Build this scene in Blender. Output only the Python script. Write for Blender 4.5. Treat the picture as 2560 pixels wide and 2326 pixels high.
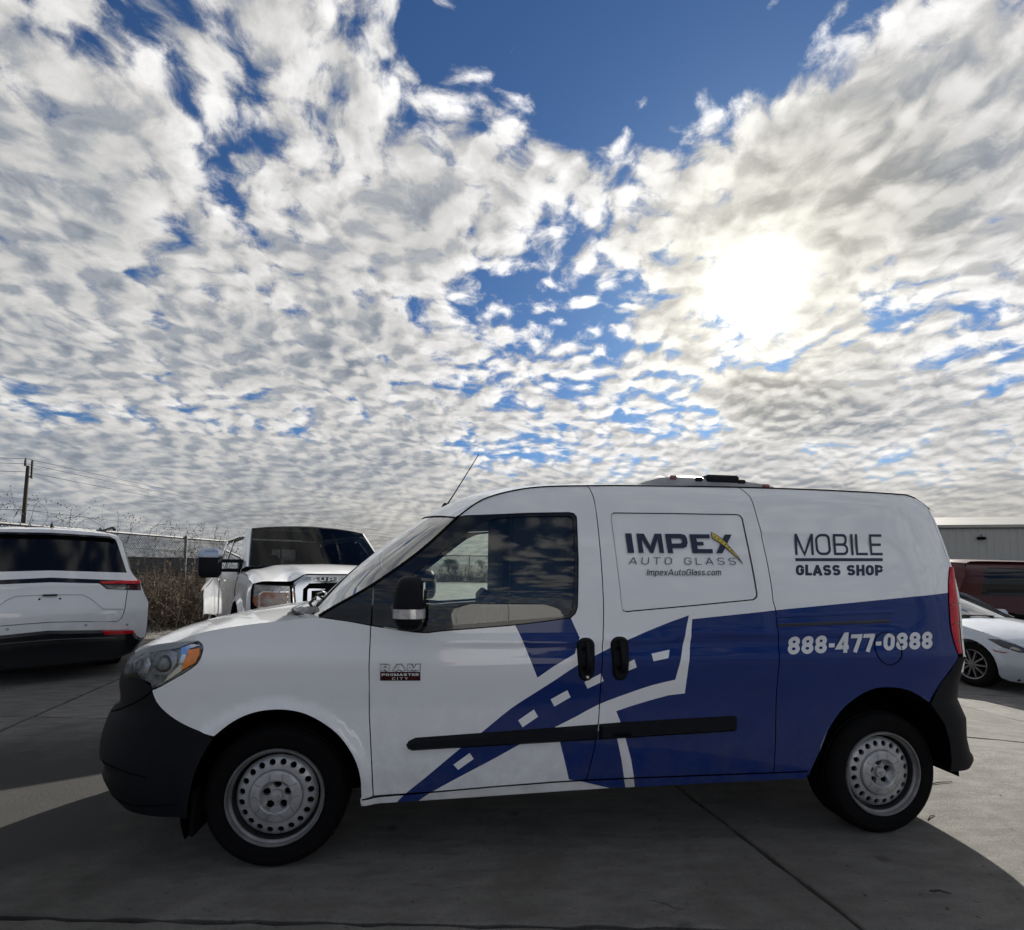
import bpy, bmesh, math, random
from mathutils import Vector, Matrix
from mathutils.geometry import delaunay_2d_cdt
PI=math.pi
R=math.radians
for o in list(bpy.data.objects): bpy.data.objects.remove(o)
sc=bpy.context.scene
COL=sc.collection
# ------------------------------------------------------------------ camera
cam_d=bpy.data.cameras.new('camera'); cam=bpy.data.objects.new('camera',cam_d); COL.objects.link(cam); sc.camera=cam
cam_d.sensor_fit='HORIZONTAL'; cam_d.sensor_width=36.0; cam_d.lens=1290/2560*36; cam_d.shift_y=(1345-1163)/2560
cam_d.clip_start=.05; cam_d.clip_end=3000
_fw=Vector((.1234,.9910,.0516)).normalized(); _rt=Vector((.9922,-.1239,.0160)); _rt=(_rt-_fw*_rt.dot(_fw)).normalized(); _up=_rt.cross(_fw)
cam.matrix_world=Matrix(((_rt.x,_up.x,-_fw.x,.766),(_rt.y,_up.y,-_fw.y,-2.513),(_rt.z,_up.z,-_fw.z,1.413),(0,0,0,1)))
# ------------------------------------------------------------------ exposure
vs=sc.view_settings; vs.view_transform='Standard'; vs.look='None'; vs.exposure=0.78; vs.gamma=1.0; vs.use_curve_mapping=False
sc.render.engine='CYCLES'; sc.cycles.use_denoising=True; sc.cycles.max_bounces=8; sc.cycles.transparent_max_bounces=24; sc.cycles.caustics_reflective=False; sc.cycles.caustics_refractive=False
# ------------------------------------------------------------------ sun
SUN_EL=26.9; SUN_AZ=32.7       # azimuth clockwise from +y
sd=Vector((math.sin(R(SUN_AZ))*math.cos(R(SUN_EL)),math.cos(R(SUN_AZ))*math.cos(R(SUN_EL)),math.sin(R(SUN_EL))))
sl=bpy.data.lights.new('sun','SUN'); sl.energy=5.0; sl.angle=R(.8); sl.color=(1,.95,.86)
so=bpy.data.objects.new('sun',sl); COL.objects.link(so); so.rotation_euler=(-sd).to_track_quat('-Z','Y').to_euler()
SKY_BASE=.405; SKY_STR=.050; CLOUD_STR=.595
SKY_BLOBS=[(0.182, 0.636, 0.395, 0.232, 0, -0.56), (-0.357, 0.866, 0.375, 0.184, -0.1, -0.16), (-0.572, 0.732, 0.223, 0.101, 0, -0.16), (0.121, 1.301, 0.382, 0.172, 0.05, -0.24), (-1.266, 1.883, 0.435, 0.217, 0.2, -0.22), (1.7, 1.816, 0.464, 0.303, 0, -0.14), (0.263, 2.19, 0.398, 0.162, 0, -0.16), (0.88, 0.721, 0.369, 0.291, 0, 0.3), (-0.821, 1.08, 0.259, 0.31, 0, 0.2), (0.733, 1.164, 0.345, 0.309, 0, 0.14), (-0.507, 1.521, 0.676, 0.258, 0, 0.1), (1.18, 1.611, 0.40, 0.16, 0.2, 0.55), (0.18, 0.835, 0.108, 0.068, 0.3, 0.12)]
# ------------------------------------------------------------------ sky
world=bpy.data.worlds.new('World'); sc.world=world; world.use_nodes=True
def build_sky():
    nt=world.node_tree; N=nt.nodes; L=nt.links; N.clear()
    def nd(t,**k):
        n=N.new(t)
        for a,b in k.items(): setattr(n,a,b)
        return n
    def put(sock,v):
        if isinstance(v,bpy.types.NodeSocket): L.new(v,sock)
        else: sock.default_value=v
    def M(op,a,b=0.,c=0.):
        n=nd('ShaderNodeMath',operation=op); put(n.inputs[0],a); put(n.inputs[1],b); put(n.inputs[2],c); return n.outputs[0]
    def V(op,a,b=(0,0,0)):
        n=nd('ShaderNodeVectorMath',operation=op); put(n.inputs[0],a); put(n.inputs[1],b); return n
    def mr(v,a,b,c=0.,d=1.,smooth=True):
        n=nd('ShaderNodeMapRange',interpolation_type='SMOOTHSTEP' if smooth else 'LINEAR'); n.clamp=True
        for s,x in zip(n.inputs[:5],(v,a,b,c,d)): put(s,x)
        return n.outputs[0]
    def noise(vec,scale,detail,rough,dist=0.,lac=2.0):
        n=nd('ShaderNodeTexNoise'); n.noise_dimensions='2D'
        L.new(vec,n.inputs['Vector']); n.inputs['Scale'].default_value=scale; n.inputs['Detail'].default_value=detail
        n.inputs['Roughness'].default_value=rough; n.inputs['Distortion'].default_value=dist; n.inputs['Lacunarity'].default_value=lac
        return n.outputs['Fac']
    def mixc(f,a,b):
        n=nd('ShaderNodeMix',data_type='RGBA'); put(n.inputs[0],f)
        put(n.inputs[6],a); put(n.inputs[7],b); return n.outputs[2]
    tc=nd('ShaderNodeTexCoord'); D=tc.outputs['Generated']
    sep=nd('ShaderNodeSeparateXYZ'); L.new(D,sep.inputs[0]); dx,dy,dz=sep.outputs
    zz=M('ADD',M('MAXIMUM',dz,0.0),.22)
    cx=M('DIVIDE',dx,zz); cy=M('DIVIDE',dy,zz)
    cmb=nd('ShaderNodeCombineXYZ'); L.new(cx,cmb.inputs[0]); L.new(cy,cmb.inputs[1]); P=cmb.outputs[0]
    cs=V('DOT_PRODUCT',D,tuple(sd)).outputs['Value']
    # coverage: where the layer is broken (clear lanes) and where it is closed
    big=noise(P,.55,3,.5,.3)
    cov=M('ADD',mr(big,.30,.70,-.10,.16,False),SKY_BASE)
    for (px,py,rx,ry,ang,amp) in SKY_BLOBS:
        m=nd('ShaderNodeMapping'); m.vector_type='TEXTURE'; L.new(P,m.inputs[0])
        m.inputs['Location'].default_value=(px,py,0); m.inputs['Rotation'].default_value=(0,0,ang); m.inputs['Scale'].default_value=(rx,ry,1)
        ln=V('LENGTH',m.outputs[0]).outputs['Value']
        cov=M('ADD',cov,mr(ln,.35,1.25,amp,0.))
    cov=M('ADD',cov,mr(cy,-1.4,.45,-.22,0.))          # the bank thins out away from the sun, as the glass reflects
    cov=M('ADD',cov,mr(dz,.03,.36,.20,0.))
    fine=mr(dz,.02,.30,.35,1.0)
    def field(off):
        p=V('ADD',P,off).outputs[0]
        warp=nd('ShaderNodeTexNoise',noise_dimensions='2D'); L.new(p,warp.inputs['Vector']); warp.inputs['Scale'].default_value=3.2; warp.inputs['Detail'].default_value=3; warp.inputs['Roughness'].default_value=.6
        wv=V('SCALE',V('SUBTRACT',warp.outputs['Color'],(.5,.5,.5)).outputs[0]); wv.inputs['Scale'].default_value=.13
        p2=V('ADD',p,wv.outputs[0]).outputs[0]
        a=noise(p2,2.1,2,.5)
        b=noise(p2,8.0,7,.66)
        v=nd('ShaderNodeTexVoronoi',feature='F1',voronoi_dimensions='2D'); L.new(p2,v.inputs['Vector']); v.inputs['Scale'].default_value=12.0; v.inputs['Detail'].default_value=1.0; v.inputs['Roughness'].default_value=.45
        puff=M('MULTIPLY',M('SUBTRACT',.42,v.outputs['Distance']),fine)
        f=M('ADD',M('ADD',M('MULTIPLY',a,.50),M('MULTIPLY',M('ADD',M('MULTIPLY',M('SUBTRACT',b,.5),fine),.5),1.05)),M('MULTIPLY',puff,.42))
        return f,puff
    f0,puff0=field((0,0,0)); s2=Vector((sd.x,sd.y,0)).normalized()*.045
    f1,_=field((s2.x,s2.y,0))
    dens=M('ADD',f0,M('SUBTRACT',cov,1.0))
    alpha=mr(dens,-.18,.13)
    thick=mr(dens,.0,.50)
    lit=M('ADD',M('MULTIPLY',mr(M('SUBTRACT',f0,f1),-.24,.24),.62),M('MULTIPLY',mr(puff0,-.30,.34),.38))   # side of a puff towards the sun, dark crevices between
    # light through the layer: forward scattering round the sun
    ca=M('MAXIMUM',cs,0.0)
    g1=M('POWER',ca,5.0); g2=M('POWER',ca,70.0); g3=M('POWER',ca,800.0)
    phase=M('ADD',mr(cs,-1.0,1.0,.52,.92,False),M('MULTIPLY',g1,.16))
    shade=M('MULTIPLY',M('ADD',.52,M('MULTIPLY',lit,.70)),M('SUBTRACT',1.0,M('MULTIPLY',thick,.37)))
    lowz=mr(dz,.0,.30,.80,1.0)
    body=M('MULTIPLY',M('MULTIPLY',phase,shade),lowz)
    body=M('ADD',body,M('MULTIPLY',g2,M('SUBTRACT',.26,M('MULTIPLY',thick,.10))))
    body=M('ADD',body,M('MULTIPLY',g3,3.2))
    tint=mixc(mr(body,.22,.62),(.70,.82,1.0,1),(1.0,.99,.975,1))
    tint=mixc(M('MULTIPLY',mr(dz,.0,.20,1.0,.0),mr(cs,.2,.9)),tint,(1.0,.95,.85,1))
    tint=mixc(mr(ca,.955,.999),tint,(1.0,.97,.88,1))
    cl=V('SCALE',tint); L.new(body,cl.inputs['Scale'])
    sky=nd('ShaderNodeTexSky',sky_type='NISHITA'); sky.sun_disc=False; sky.sun_elevation=R(SUN_EL); sky.sun_rotation=R(SUN_AZ)
    sky.air_density=1.0; sky.dust_density=.4; sky.ozone_density=2.5; sky.altitude=200
    bg1=nd('ShaderNodeBackground'); L.new(V('MULTIPLY',sky.outputs[0],(.39,.61,.87)).outputs[0],bg1.inputs[0]); bg1.inputs[1].default_value=SKY_STR
    bg2=nd('ShaderNodeBackground'); L.new(cl.outputs[0],bg2.inputs[0]); bg2.inputs[1].default_value=CLOUD_STR
    mx=nd('ShaderNodeMixShader'); L.new(alpha,mx.inputs[0]); L.new(bg1.outputs[0],mx.inputs[1]); L.new(bg2.outputs[0],mx.inputs[2])
    out=nd('ShaderNodeOutputWorld'); L.new(mx.outputs[0],out.inputs[0])
build_sky()
world.cycles.sampling_method='MANUAL'; world.cycles.sample_map_resolution=512

world.cycles.sampling_method='MANUAL'; world.cycles.sample_map_resolution=512
# ------------------------------------------------------------------ materials
MATS={}
def mat(name,col,rough=.5,metal=0.,coat=0.,var=.0,vscale=8.,col2=None,bump=0.,bscale=60.,spec=.5,detail=4.,coord='Object',rvar=0.,emit=None,coat_rough=.04,aniso=None,dirt=None):
    if name in MATS: return MATS[name]
    m=bpy.data.materials.new(name); m.use_nodes=True; nt=m.node_tree; N=nt.nodes; L=nt.links
    b=N['Principled BSDF']; c=tuple(col)+(1,) if len(col)==3 else col
    b.inputs['Base Color'].default_value=c; b.inputs['Roughness'].default_value=rough; b.inputs['Metallic'].default_value=metal
    b.inputs['Coat Weight'].default_value=coat; b.inputs['Coat Roughness'].default_value=coat_rough; b.inputs['Specular IOR Level'].default_value=spec
    tc=N.new('ShaderNodeTexCoord'); vec=tc.outputs[coord]
    if aniso:
        mp=N.new('ShaderNodeMapping'); L.new(vec,mp.inputs[0]); mp.inputs['Scale'].default_value=aniso; vec=mp.outputs[0]
    n=N.new('ShaderNodeTexNoise'); L.new(vec,n.inputs['Vector']); n.inputs['Scale'].default_value=vscale; n.inputs['Detail'].default_value=detail; n.inputs['Roughness'].default_value=.6
    mx=N.new('ShaderNodeMix'); mx.data_type='RGBA'
    mr=N.new('ShaderNodeMapRange'); L.new(n.outputs['Fac'],mr.inputs[0]); mr.inputs[1].default_value=.35; mr.inputs[2].default_value=.68
    L.new(mr.outputs[0],mx.inputs[0]); mx.inputs[6].default_value=c
    mx.inputs[7].default_value=(tuple(col2)+(1,)) if col2 else tuple(max(0,x*(1-var)) for x in c[:3])+(1,)
    L.new(mx.outputs[2],b.inputs['Base Color'])
    if dirt:
        # road dust: patchy film that thins out up the panel
        g=N.new('ShaderNodeNewGeometry'); sx=N.new('ShaderNodeSeparateXYZ'); L.new(g.outputs['Position'],sx.inputs[0])
        h=N.new('ShaderNodeMapRange'); L.new(sx.outputs[2],h.inputs[0]); h.inputs[1].default_value=.85; h.inputs[2].default_value=.28; h.inputs[3].default_value=.0; h.inputs[4].default_value=1.
        nn=N.new('ShaderNodeTexNoise'); L.new(g.outputs['Position'],nn.inputs['Vector']); nn.inputs['Scale'].default_value=9; nn.inputs['Detail'].default_value=6; nn.inputs['Roughness'].default_value=.7
        n3=N.new('ShaderNodeMapRange'); L.new(nn.outputs['Fac'],n3.inputs[0]); n3.inputs[1].default_value=.36; n3.inputs[2].default_value=.70; n3.inputs[3].default_value=.05; n3.inputs[4].default_value=1.
        mm=N.new('ShaderNodeMath'); mm.operation='MULTIPLY'; L.new(h.outputs[0],mm.inputs[0]); L.new(n3.outputs[0],mm.inputs[1])
        m2=N.new('ShaderNodeMath'); m2.operation='MULTIPLY'; L.new(mm.outputs[0],m2.inputs[0]); m2.inputs[1].default_value=dirt[3]
        mx2=N.new('ShaderNodeMix'); mx2.data_type='RGBA'; L.new(m2.outputs[0],mx2.inputs[0]); L.new(mx.outputs[2],mx2.inputs[6]); mx2.inputs[7].default_value=tuple(dirt[:3])+(1,)
        L.new(mx2.outputs[2],b.inputs['Base Color'])
    if rvar:
        r2=N.new('ShaderNodeMapRange'); L.new(n.outputs['Fac'],r2.inputs[0]); r2.inputs[1].default_value=.3; r2.inputs[2].default_value=.7; r2.inputs[3].default_value=rough; r2.inputs[4].default_value=min(1,rough+rvar); L.new(r2.outputs[0],b.inputs['Roughness'])
    if bump:
        n2=N.new('ShaderNodeTexNoise'); L.new(vec,n2.inputs['Vector']); n2.inputs['Scale'].default_value=bscale; n2.inputs['Detail'].default_value=4
        bp=N.new('ShaderNodeBump'); bp.inputs['Strength'].default_value=bump; bp.inputs['Distance'].default_value=.01; L.new(n2.outputs['Fac'],bp.inputs['Height']); L.new(bp.outputs[0],b.inputs['Normal'])
    if emit:
        b.inputs['Emission Color'].default_value=tuple(emit[:3])+(1,); b.inputs['Emission Strength'].default_value=emit[3]
    MATS[name]=m; return m
def glass(name,tint,refl=1.0,rough=.0,base=0.):
    # thin pane: tinted see-through plus mirror reflection by Fresnel
    if name in MATS: return MATS[name]
    m=bpy.data.materials.new(name); m.use_nodes=True; nt=m.node_tree; N=nt.nodes; L=nt.links; N.clear()
    t=N.new('ShaderNodeBsdfTransparent'); t.inputs[0].default_value=tuple(tint)+(1,)
    g=N.new('ShaderNodeBsdfGlossy'); g.inputs['Color'].default_value=(refl,refl,refl,1); g.inputs['Roughness'].default_value=rough
    f=N.new('ShaderNodeFresnel'); f.inputs[0].default_value=1.52
    a=N.new('ShaderNodeMath'); a.operation='MULTIPLY_ADD'; L.new(f.outputs[0],a.inputs[0]); a.inputs[1].default_value=1.6; a.inputs[2].default_value=base; a.use_clamp=True
    mx=N.new('ShaderNodeMixShader'); L.new(a.outputs[0],mx.inputs[0]); L.new(t.outputs[0],mx.inputs[1]); L.new(g.outputs[0],mx.inputs[2])
    o=N.new('ShaderNodeOutputMaterial'); L.new(mx.outputs[0],o.inputs[0]); MATS[name]=m; return m
# ------------------------------------------------------------------ object helpers
def link(o,parent=None):
    COL.objects.link(o)
    if parent is not None: o.parent=parent
    return o
def tag(o,label=None,cat=None,group=None,kind=None):
    if label: o['label']=label
    if cat: o['category']=cat
    if group: o['group']=group
    if kind: o['kind']=kind
    return o
def thing(name,loc=(0,0,0),rz=0.,label=None,cat=None,group=None):
    o=bpy.data.objects.new(name,None); o.empty_display_size=.2; link(o); o.location=loc; o.rotation_euler=(0,0,rz)
    return tag(o,label,cat,group)
def meshobj(name,verts,faces,mats,parent=None,smooth=True,fmat=None,normals=None,sharp=None):
    me=bpy.data.meshes.new(name); me.from_pydata([tuple(v) for v in verts],[],faces)
    if not isinstance(mats,(list,tuple)): mats=[mats]
    for m in mats: me.materials.append(m)
    if fmat: me.polygons.foreach_set('material_index',fmat)
    if smooth: me.polygons.foreach_set('use_smooth',[True]*len(me.polygons))
    if smooth and sharp: me.set_sharp_from_angle(angle=R(sharp))
    me.update()
    if normals: me.normals_split_custom_set_from_vertices([tuple(n) for n in normals])
    o=bpy.data.objects.new(name,me); link(o,parent); return o
class MB:
    def __init__(s): s.v=[]; s.f=[]; s.m=[]
    def add(s,v,f,m=0):
        k=len(s.v); s.v+=[tuple(p) for p in v]; s.f+=[tuple(i+k for i in q) for q in f]; s.m+=[m]*len(f); return s
    def box(s,c,d,bev=0.,rz=0.,m=0):
        x,y,z=(t/2 for t in d); b=min(bev,x*.9,y*.9,z*.9)
        if b<=0:
            v=[(sx*x,sy*y,sz*z) for sx in(-1,1) for sy in(-1,1) for sz in(-1,1)]
            f=[(0,1,3,2),(4,6,7,5),(0,4,5,1),(2,3,7,6),(0,2,6,4),(1,5,7,3)]
        else:
            v=[];idx={}
            for sx in(-1,1):
                for sy in(-1,1):
                    for sz in(-1,1):
                        for a in range(3):
                            p=[sx*(x-b),sy*(y-b),sz*(z-b)]; p[a]=(sx*x,sy*y,sz*z)[a]; idx[(sx,sy,sz,a)]=len(v); v.append(tuple(p))
            f=[]
            g=lambda sx,sy,sz,a: idx[(sx,sy,sz,a)]
            for q in(-1,1):
                f.append([g(q,-1,-1,0),g(q,1,-1,0),g(q,1,1,0),g(q,-1,1,0)][::q]); f.append([g(-1,q,-1,1),g(-1,q,1,1),g(1,q,1,1),g(1,q,-1,1)][::q]); f.append([g(-1,-1,q,2),g(1,-1,q,2),g(1,1,q,2),g(-1,1,q,2)][::q])
            for p in(-1,1):
                for q in(-1,1):
                    f.append([g(p,q,-1,0),g(p,q,1,0),g(p,q,1,1),g(p,q,-1,1)]); f.append([g(p,-1,q,0),g(p,1,q,0),g(p,1,q,2),g(p,-1,q,2)]); f.append([g(-1,p,q,1),g(1,p,q,1),g(1,p,q,2),g(-1,p,q,2)])
            for sx in(-1,1):
                for sy in(-1,1):
                    for sz in(-1,1): f.append([g(sx,sy,sz,0),g(sx,sy,sz,1),g(sx,sy,sz,2)])
        cr,sr=math.cos(rz),math.sin(rz)
        v=[(c[0]+a*cr-bb*sr,c[1]+a*sr+bb*cr,c[2]+zz) for a,bb,zz in v]
        return s.add(v,[tuple(q) for q in f],m)
    def tube(s,pts,r,n=8,m=0,cap=True,closed=False):
        pts=[Vector(p) for p in pts]; rr=r if isinstance(r,(list,tuple)) else [r]*len(pts)
        v=[];K=len(pts); up=None
        for i,p in enumerate(pts):
            a=pts[(i-1)%K] if (i or closed) else p; b=pts[(i+1)%K] if (i<K-1 or closed) else p
            t=(b-a).normalized()
            if up is None: up=Vector((0,0,1)) if abs(t.z)<.9 else Vector((1,0,0))
            x=t.cross(up).normalized(); y=x.cross(t).normalized(); up=y
            for k in range(n):
                an=2*PI*k/n; v.append(p+(x*math.cos(an)+y*math.sin(an))*rr[i])
        f=[]
        for i in range(K if closed else K-1):
            j=(i+1)%K
            for k in range(n): f.append((i*n+k,i*n+(k+1)%n,j*n+(k+1)%n,j*n+k))
        if cap and not closed: f.append(tuple(range(n-1,-1,-1))); f.append(tuple((K-1)*n+k for k in range(n)))
        return s.add(v,f,m)
    def lathe(s,prof,axis='y',c=(0,0,0),n=48,m=0,a0=0.,a1=2*PI):
        full=abs(a1-a0-2*PI)<1e-6; cnt=n if full else n+1; v=[]
        for r,h in prof:
            for k in range(cnt):
                a=a0+(a1-a0)*k/n
                if axis=='y': v.append((c[0]+r*math.cos(a),c[1]+h,c[2]+r*math.sin(a)))
                elif axis=='z': v.append((c[0]+r*math.cos(a),c[1]+r*math.sin(a),c[2]+h))
                else: v.append((c[0]+h,c[1]+r*math.cos(a),c[2]+r*math.sin(a)))
        f=[]
        for i in range(len(prof)-1):
            for k in range(n):
                j=(k+1)%cnt
                f.append((i*cnt+k,i*cnt+j,(i+1)*cnt+j,(i+1)*cnt+k))
        return s.add(v,f,m)
    def grid(s,rows,m=0,close=False):
        n=len(rows[0]); v=[p for r in rows for p in r]; f=[]
        for i in range(len(rows)-1):
            for k in range(n if close else n-1): f.append((i*n+k,i*n+(k+1)%n,(i+1)*n+(k+1)%n,(i+1)*n+k))
        return s.add(v,f,m)
    def prism(s,poly,fn,d0,d1,m=0):
        # polygon in 2-D, fn(a,b,d) gives the point
        n=len(poly); v=[fn(a,b,d0) for a,b in poly]+[fn(a,b,d1) for a,b in poly]
        f=[tuple(range(n)),tuple(range(2*n-1,n-1,-1))]+[(i,i+n,(i+1)%n+n,(i+1)%n) for i in range(n)]
        return s.add(v,f,m)
    def build(s,name,mats,parent=None,smooth=True,sharp=35,fix=True):
        o=meshobj(name,s.v,s.f,mats,parent,smooth=False,fmat=s.m)
        if fix:
            bm=bmesh.new(); bm.from_mesh(o.data); bmesh.ops.remove_doubles(bm,verts=bm.verts,dist=1e-5); bmesh.ops.recalc_face_normals(bm,faces=bm.faces); bm.to_mesh(o.data); bm.free()
        if smooth:
            o.data.polygons.foreach_set('use_smooth',[True]*len(o.data.polygons)); o.data.set_sharp_from_angle(angle=R(sharp))
        o.data.update(); return o
def resample(poly,step,closed=True):
    out=[];n=len(poly)
    for i in range(n if closed else n-1):
        a=poly[i]; b=poly[(i+1)%n]; d=math.hypot(b[0]-a[0],b[1]-a[1]); k=max(1,int(math.ceil(d/step)))
        for j in range(k): out.append((a[0]+(b[0]-a[0])*j/k,a[1]+(b[1]-a[1])*j/k))
    if not closed: out.append(tuple(poly[-1]))
    return out
def smoothline(pts,step=.03,closed=False):
    # Catmull-Rom through the points
    n=len(pts); out=[]
    for i in range(n if closed else n-1):
        g=lambda k: pts[k%n] if closed else pts[max(0,min(n-1,k))]
        p0,p1,p2,p3=g(i-1),g(i),g(i+1),g(i+2); d=math.dist(p1,p2); k=max(1,int(math.ceil(d/step)))
        for j in range(k):
            t=j/k; out.append(tuple(.5*((2*b)+(c-a)*t+(2*a-5*b+4*c-e)*t*t+(-a+3*b-3*c+e)*t**3) for a,b,c,e in zip(p0,p1,p2,p3)))
    if not closed: out.append(tuple(pts[-1]))
    return out
def inpoly(x,y,poly):
    c=False; n=len(poly); j=n-1
    for i in range(n):
        xi,yi=poly[i]; xj,yj=poly[j]
        if (yi>y)!=(yj>y) and x<(xj-xi)*(y-yi)/(yj-yi)+xi: c=not c
        j=i
    return c
def area(p): return .5*sum(p[i][0]*p[(i+1)%len(p)][1]-p[(i+1)%len(p)][0]*p[i][1] for i in range(len(p)))
def inset(poly,d):
    s=1 if area(poly)>0 else -1; n=len(poly); out=[]
    for i in range(n):
        a,b,c=poly[i-1],poly[i],poly[(i+1)%n]
        e1=(b[0]-a[0],b[1]-a[1]); e2=(c[0]-b[0],c[1]-b[1]); l1=math.hypot(*e1) or 1e-9; l2=math.hypot(*e2) or 1e-9
        n1=(-e1[1]/l1*s,e1[0]/l1*s); n2=(-e2[1]/l2*s,e2[0]/l2*s); m=(n1[0]+n2[0],n1[1]+n2[1]); q=max(.35,1+n1[0]*n2[0]+n1[1]*n2[1])
        out.append((b[0]+m[0]/q*d,b[1]+m[1]/q*d))
    return out
def rrpoly(x0,x1,z0,z1,r,n=6):
    out=[]
    for cx,cz,a in ((x1-r,z1-r,0),(x0+r,z1-r,90),(x0+r,z0+r,180),(x1-r,z0+r,270)):
        for k in range(n+1):
            t=R(a+90*k/n); out.append((cx+r*math.cos(t),cz+r*math.sin(t)))
    return out
def cdt_patch(loops,step,extra=(),even=True):
    # triangulates the area inside the loops (even-odd), honouring extra polylines; returns 2-D verts and triangles
    V=[];E=[]
    def addl(l,closed):
        k=len(V); V.extend(Vector(p) for p in l); n=len(l)
        E.extend((k+i,k+(i+1)%n) for i in range(n if closed else n-1))
    for l in loops: addl(l,True)
    for l in extra: addl(l,True)
    xs=[p[0] for l in loops for p in l]; zs=[p[1] for l in loops for p in l]
    x0,x1,z0,z1=min(xs),max(xs),min(zs),max(zs)
    if step:
        nx=int((x1-x0)/step)+1; nz=int((z1-z0)/step)+1
        for i in range(nx+1):
            for j in range(nz+1):
                x=x0+(i+.5*(j%2))*step+.0001; z=z0+j*step+.00013
                if sum(inpoly(x,z,l) for l in loops)%2==1: V.append(Vector((x,z)))
    r=delaunay_2d_cdt(V,E,[],0,1e-5)
    vs_,fs=r[0],r[2]; tri=[]
    for f in fs:
        cx=sum(vs_[i][0] for i in f)/len(f); cz=sum(vs_[i][1] for i in f)/len(f)
        if sum(inpoly(cx,cz,l) for l in loops)%2==1: tri.append(tuple(f))
    return [(v[0],v[1]) for v in vs_],tri
def copy_tree(o,parent=None,**props):
    c=o.copy(); COL.objects.link(c); c.parent=parent
    for ch in o.children: copy_tree(ch,c)
    for k,v in props.items(): c[k]=v
    return c
PZ=[(.10,.07),(.18,.040),(.26,.014),(.36,.002),(.50,-.002),(.62,.004),(.74,.008),(.86,.002),(.955,.000),(1.02,.014),(1.12,.030),(1.25,.047),(1.40,.082),(1.55,.126),(1.66,.160),(1.74,.184),(1.80,.204),(1.86,.232),(1.92,.27)]
def _tang(pts):
    n=len(pts); m=[]
    for i in range(n):
        if i==0: m.append((pts[1][1]-pts[0][1])/(pts[1][0]-pts[0][0]))
        elif i==n-1: m.append((pts[-1][1]-pts[-2][1])/(pts[-1][0]-pts[-2][0]))
        else:
            a=(pts[i][1]-pts[i-1][1])/(pts[i][0]-pts[i-1][0]); b=(pts[i+1][1]-pts[i][1])/(pts[i+1][0]-pts[i][0])
            h0=pts[i][0]-pts[i-1][0]; h1=pts[i+1][0]-pts[i][0]
            m.append((a*h1+b*h0)/(h0+h1))
    return m
_TG={}
def interp(pts,t):
    k=id(pts)
    if k not in _TG: _TG[k]=(_tang(pts),pts)
    m=_TG[k][0]
    if t<=pts[0][0]: return pts[0][1]+m[0]*(t-pts[0][0])
    if t>=pts[-1][0]: return pts[-1][1]+m[-1]*(t-pts[-1][0])
    lo=0
    while pts[lo+1][0]<t: lo+=1
    h=pts[lo+1][0]-pts[lo][0]; s=(t-pts[lo][0])/h
    return ((1+2*s)*(1-s)**2*pts[lo][1]+s*(1-s)**2*h*m[lo]+s*s*(3-2*s)*pts[lo+1][1]+s*s*(s-1)*h*m[lo+1])
def sstep(a,b,t):
    t=max(0.,min(1.,(t-a)/(b-a))); return t*t*(3-2*t)
FX=[(.20,-.82),(.28,-.90),(.36,-.96),(.46,-.985),(.54,-.985),(.62,-.965),(.66,-.95),(.69,-.93),(.72,-.915),(.80,-.925),(.86,-.915),(.92,-.875),(1.0,-.80),(1.1,-.70)]
XW=3.125; ZW=.315
def rrect(x,z,x0,x1,z0,z1,r,sl):
    # signed distance to a rounded box whose right side leans by sl
    cx=(x0+x1)/2; cz=(z0+z1)/2; xx=x-cx+ (z-cz)*sl
    qx=abs(xx)-(x1-x0)/2+r; qz=abs(z-cz)-(z1-z0)/2+r
    return math.hypot(max(qx,0),max(qz,0))+min(max(qx,qz),0)-r
def S(x,z):
    y=interp(PZ,z)
    if x<-.25:
        u=min(1.,(-.25-x)/(-.25-interp(FX,z))); y+=(.915-y)*(1-(1-u**3)**(1/3.))
    if x>3.2:
        t=(x-3.2)/.65; y+=.10*t**2.6
    # wheel arch flares
    for cx,rr in ((0.,.40),(XW,.40)):
        r=math.hypot(x-cx,z-ZW)
        if r<.7 and z>.1:
            y-=.020*(1-sstep(.415,.47,r))*(sstep(.1,.3,z))
    # feature line along the doors
    if .3<x<3.5 and .9<z<1.2:
        zc=1.015+.030*(x-.45); y-=.006*math.exp(-((z-zc)/.016)**2)*sstep(.5,.8,x)*(1-sstep(3.0,3.4,x))
        y+=.004*math.exp(-((z-zc+.06)/.04)**2)*sstep(.5,.8,x)*(1-sstep(3.0,3.4,x))
    # embossed rear quarter panel
    d=rrect(x,z,1.9,3.36,1.08,1.60,.12,.12)
    if d<.03 and x>2.42: y+=.010*(1-sstep(-.03,.02,d))*sstep(2.42,2.5,x)
    return y
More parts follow.
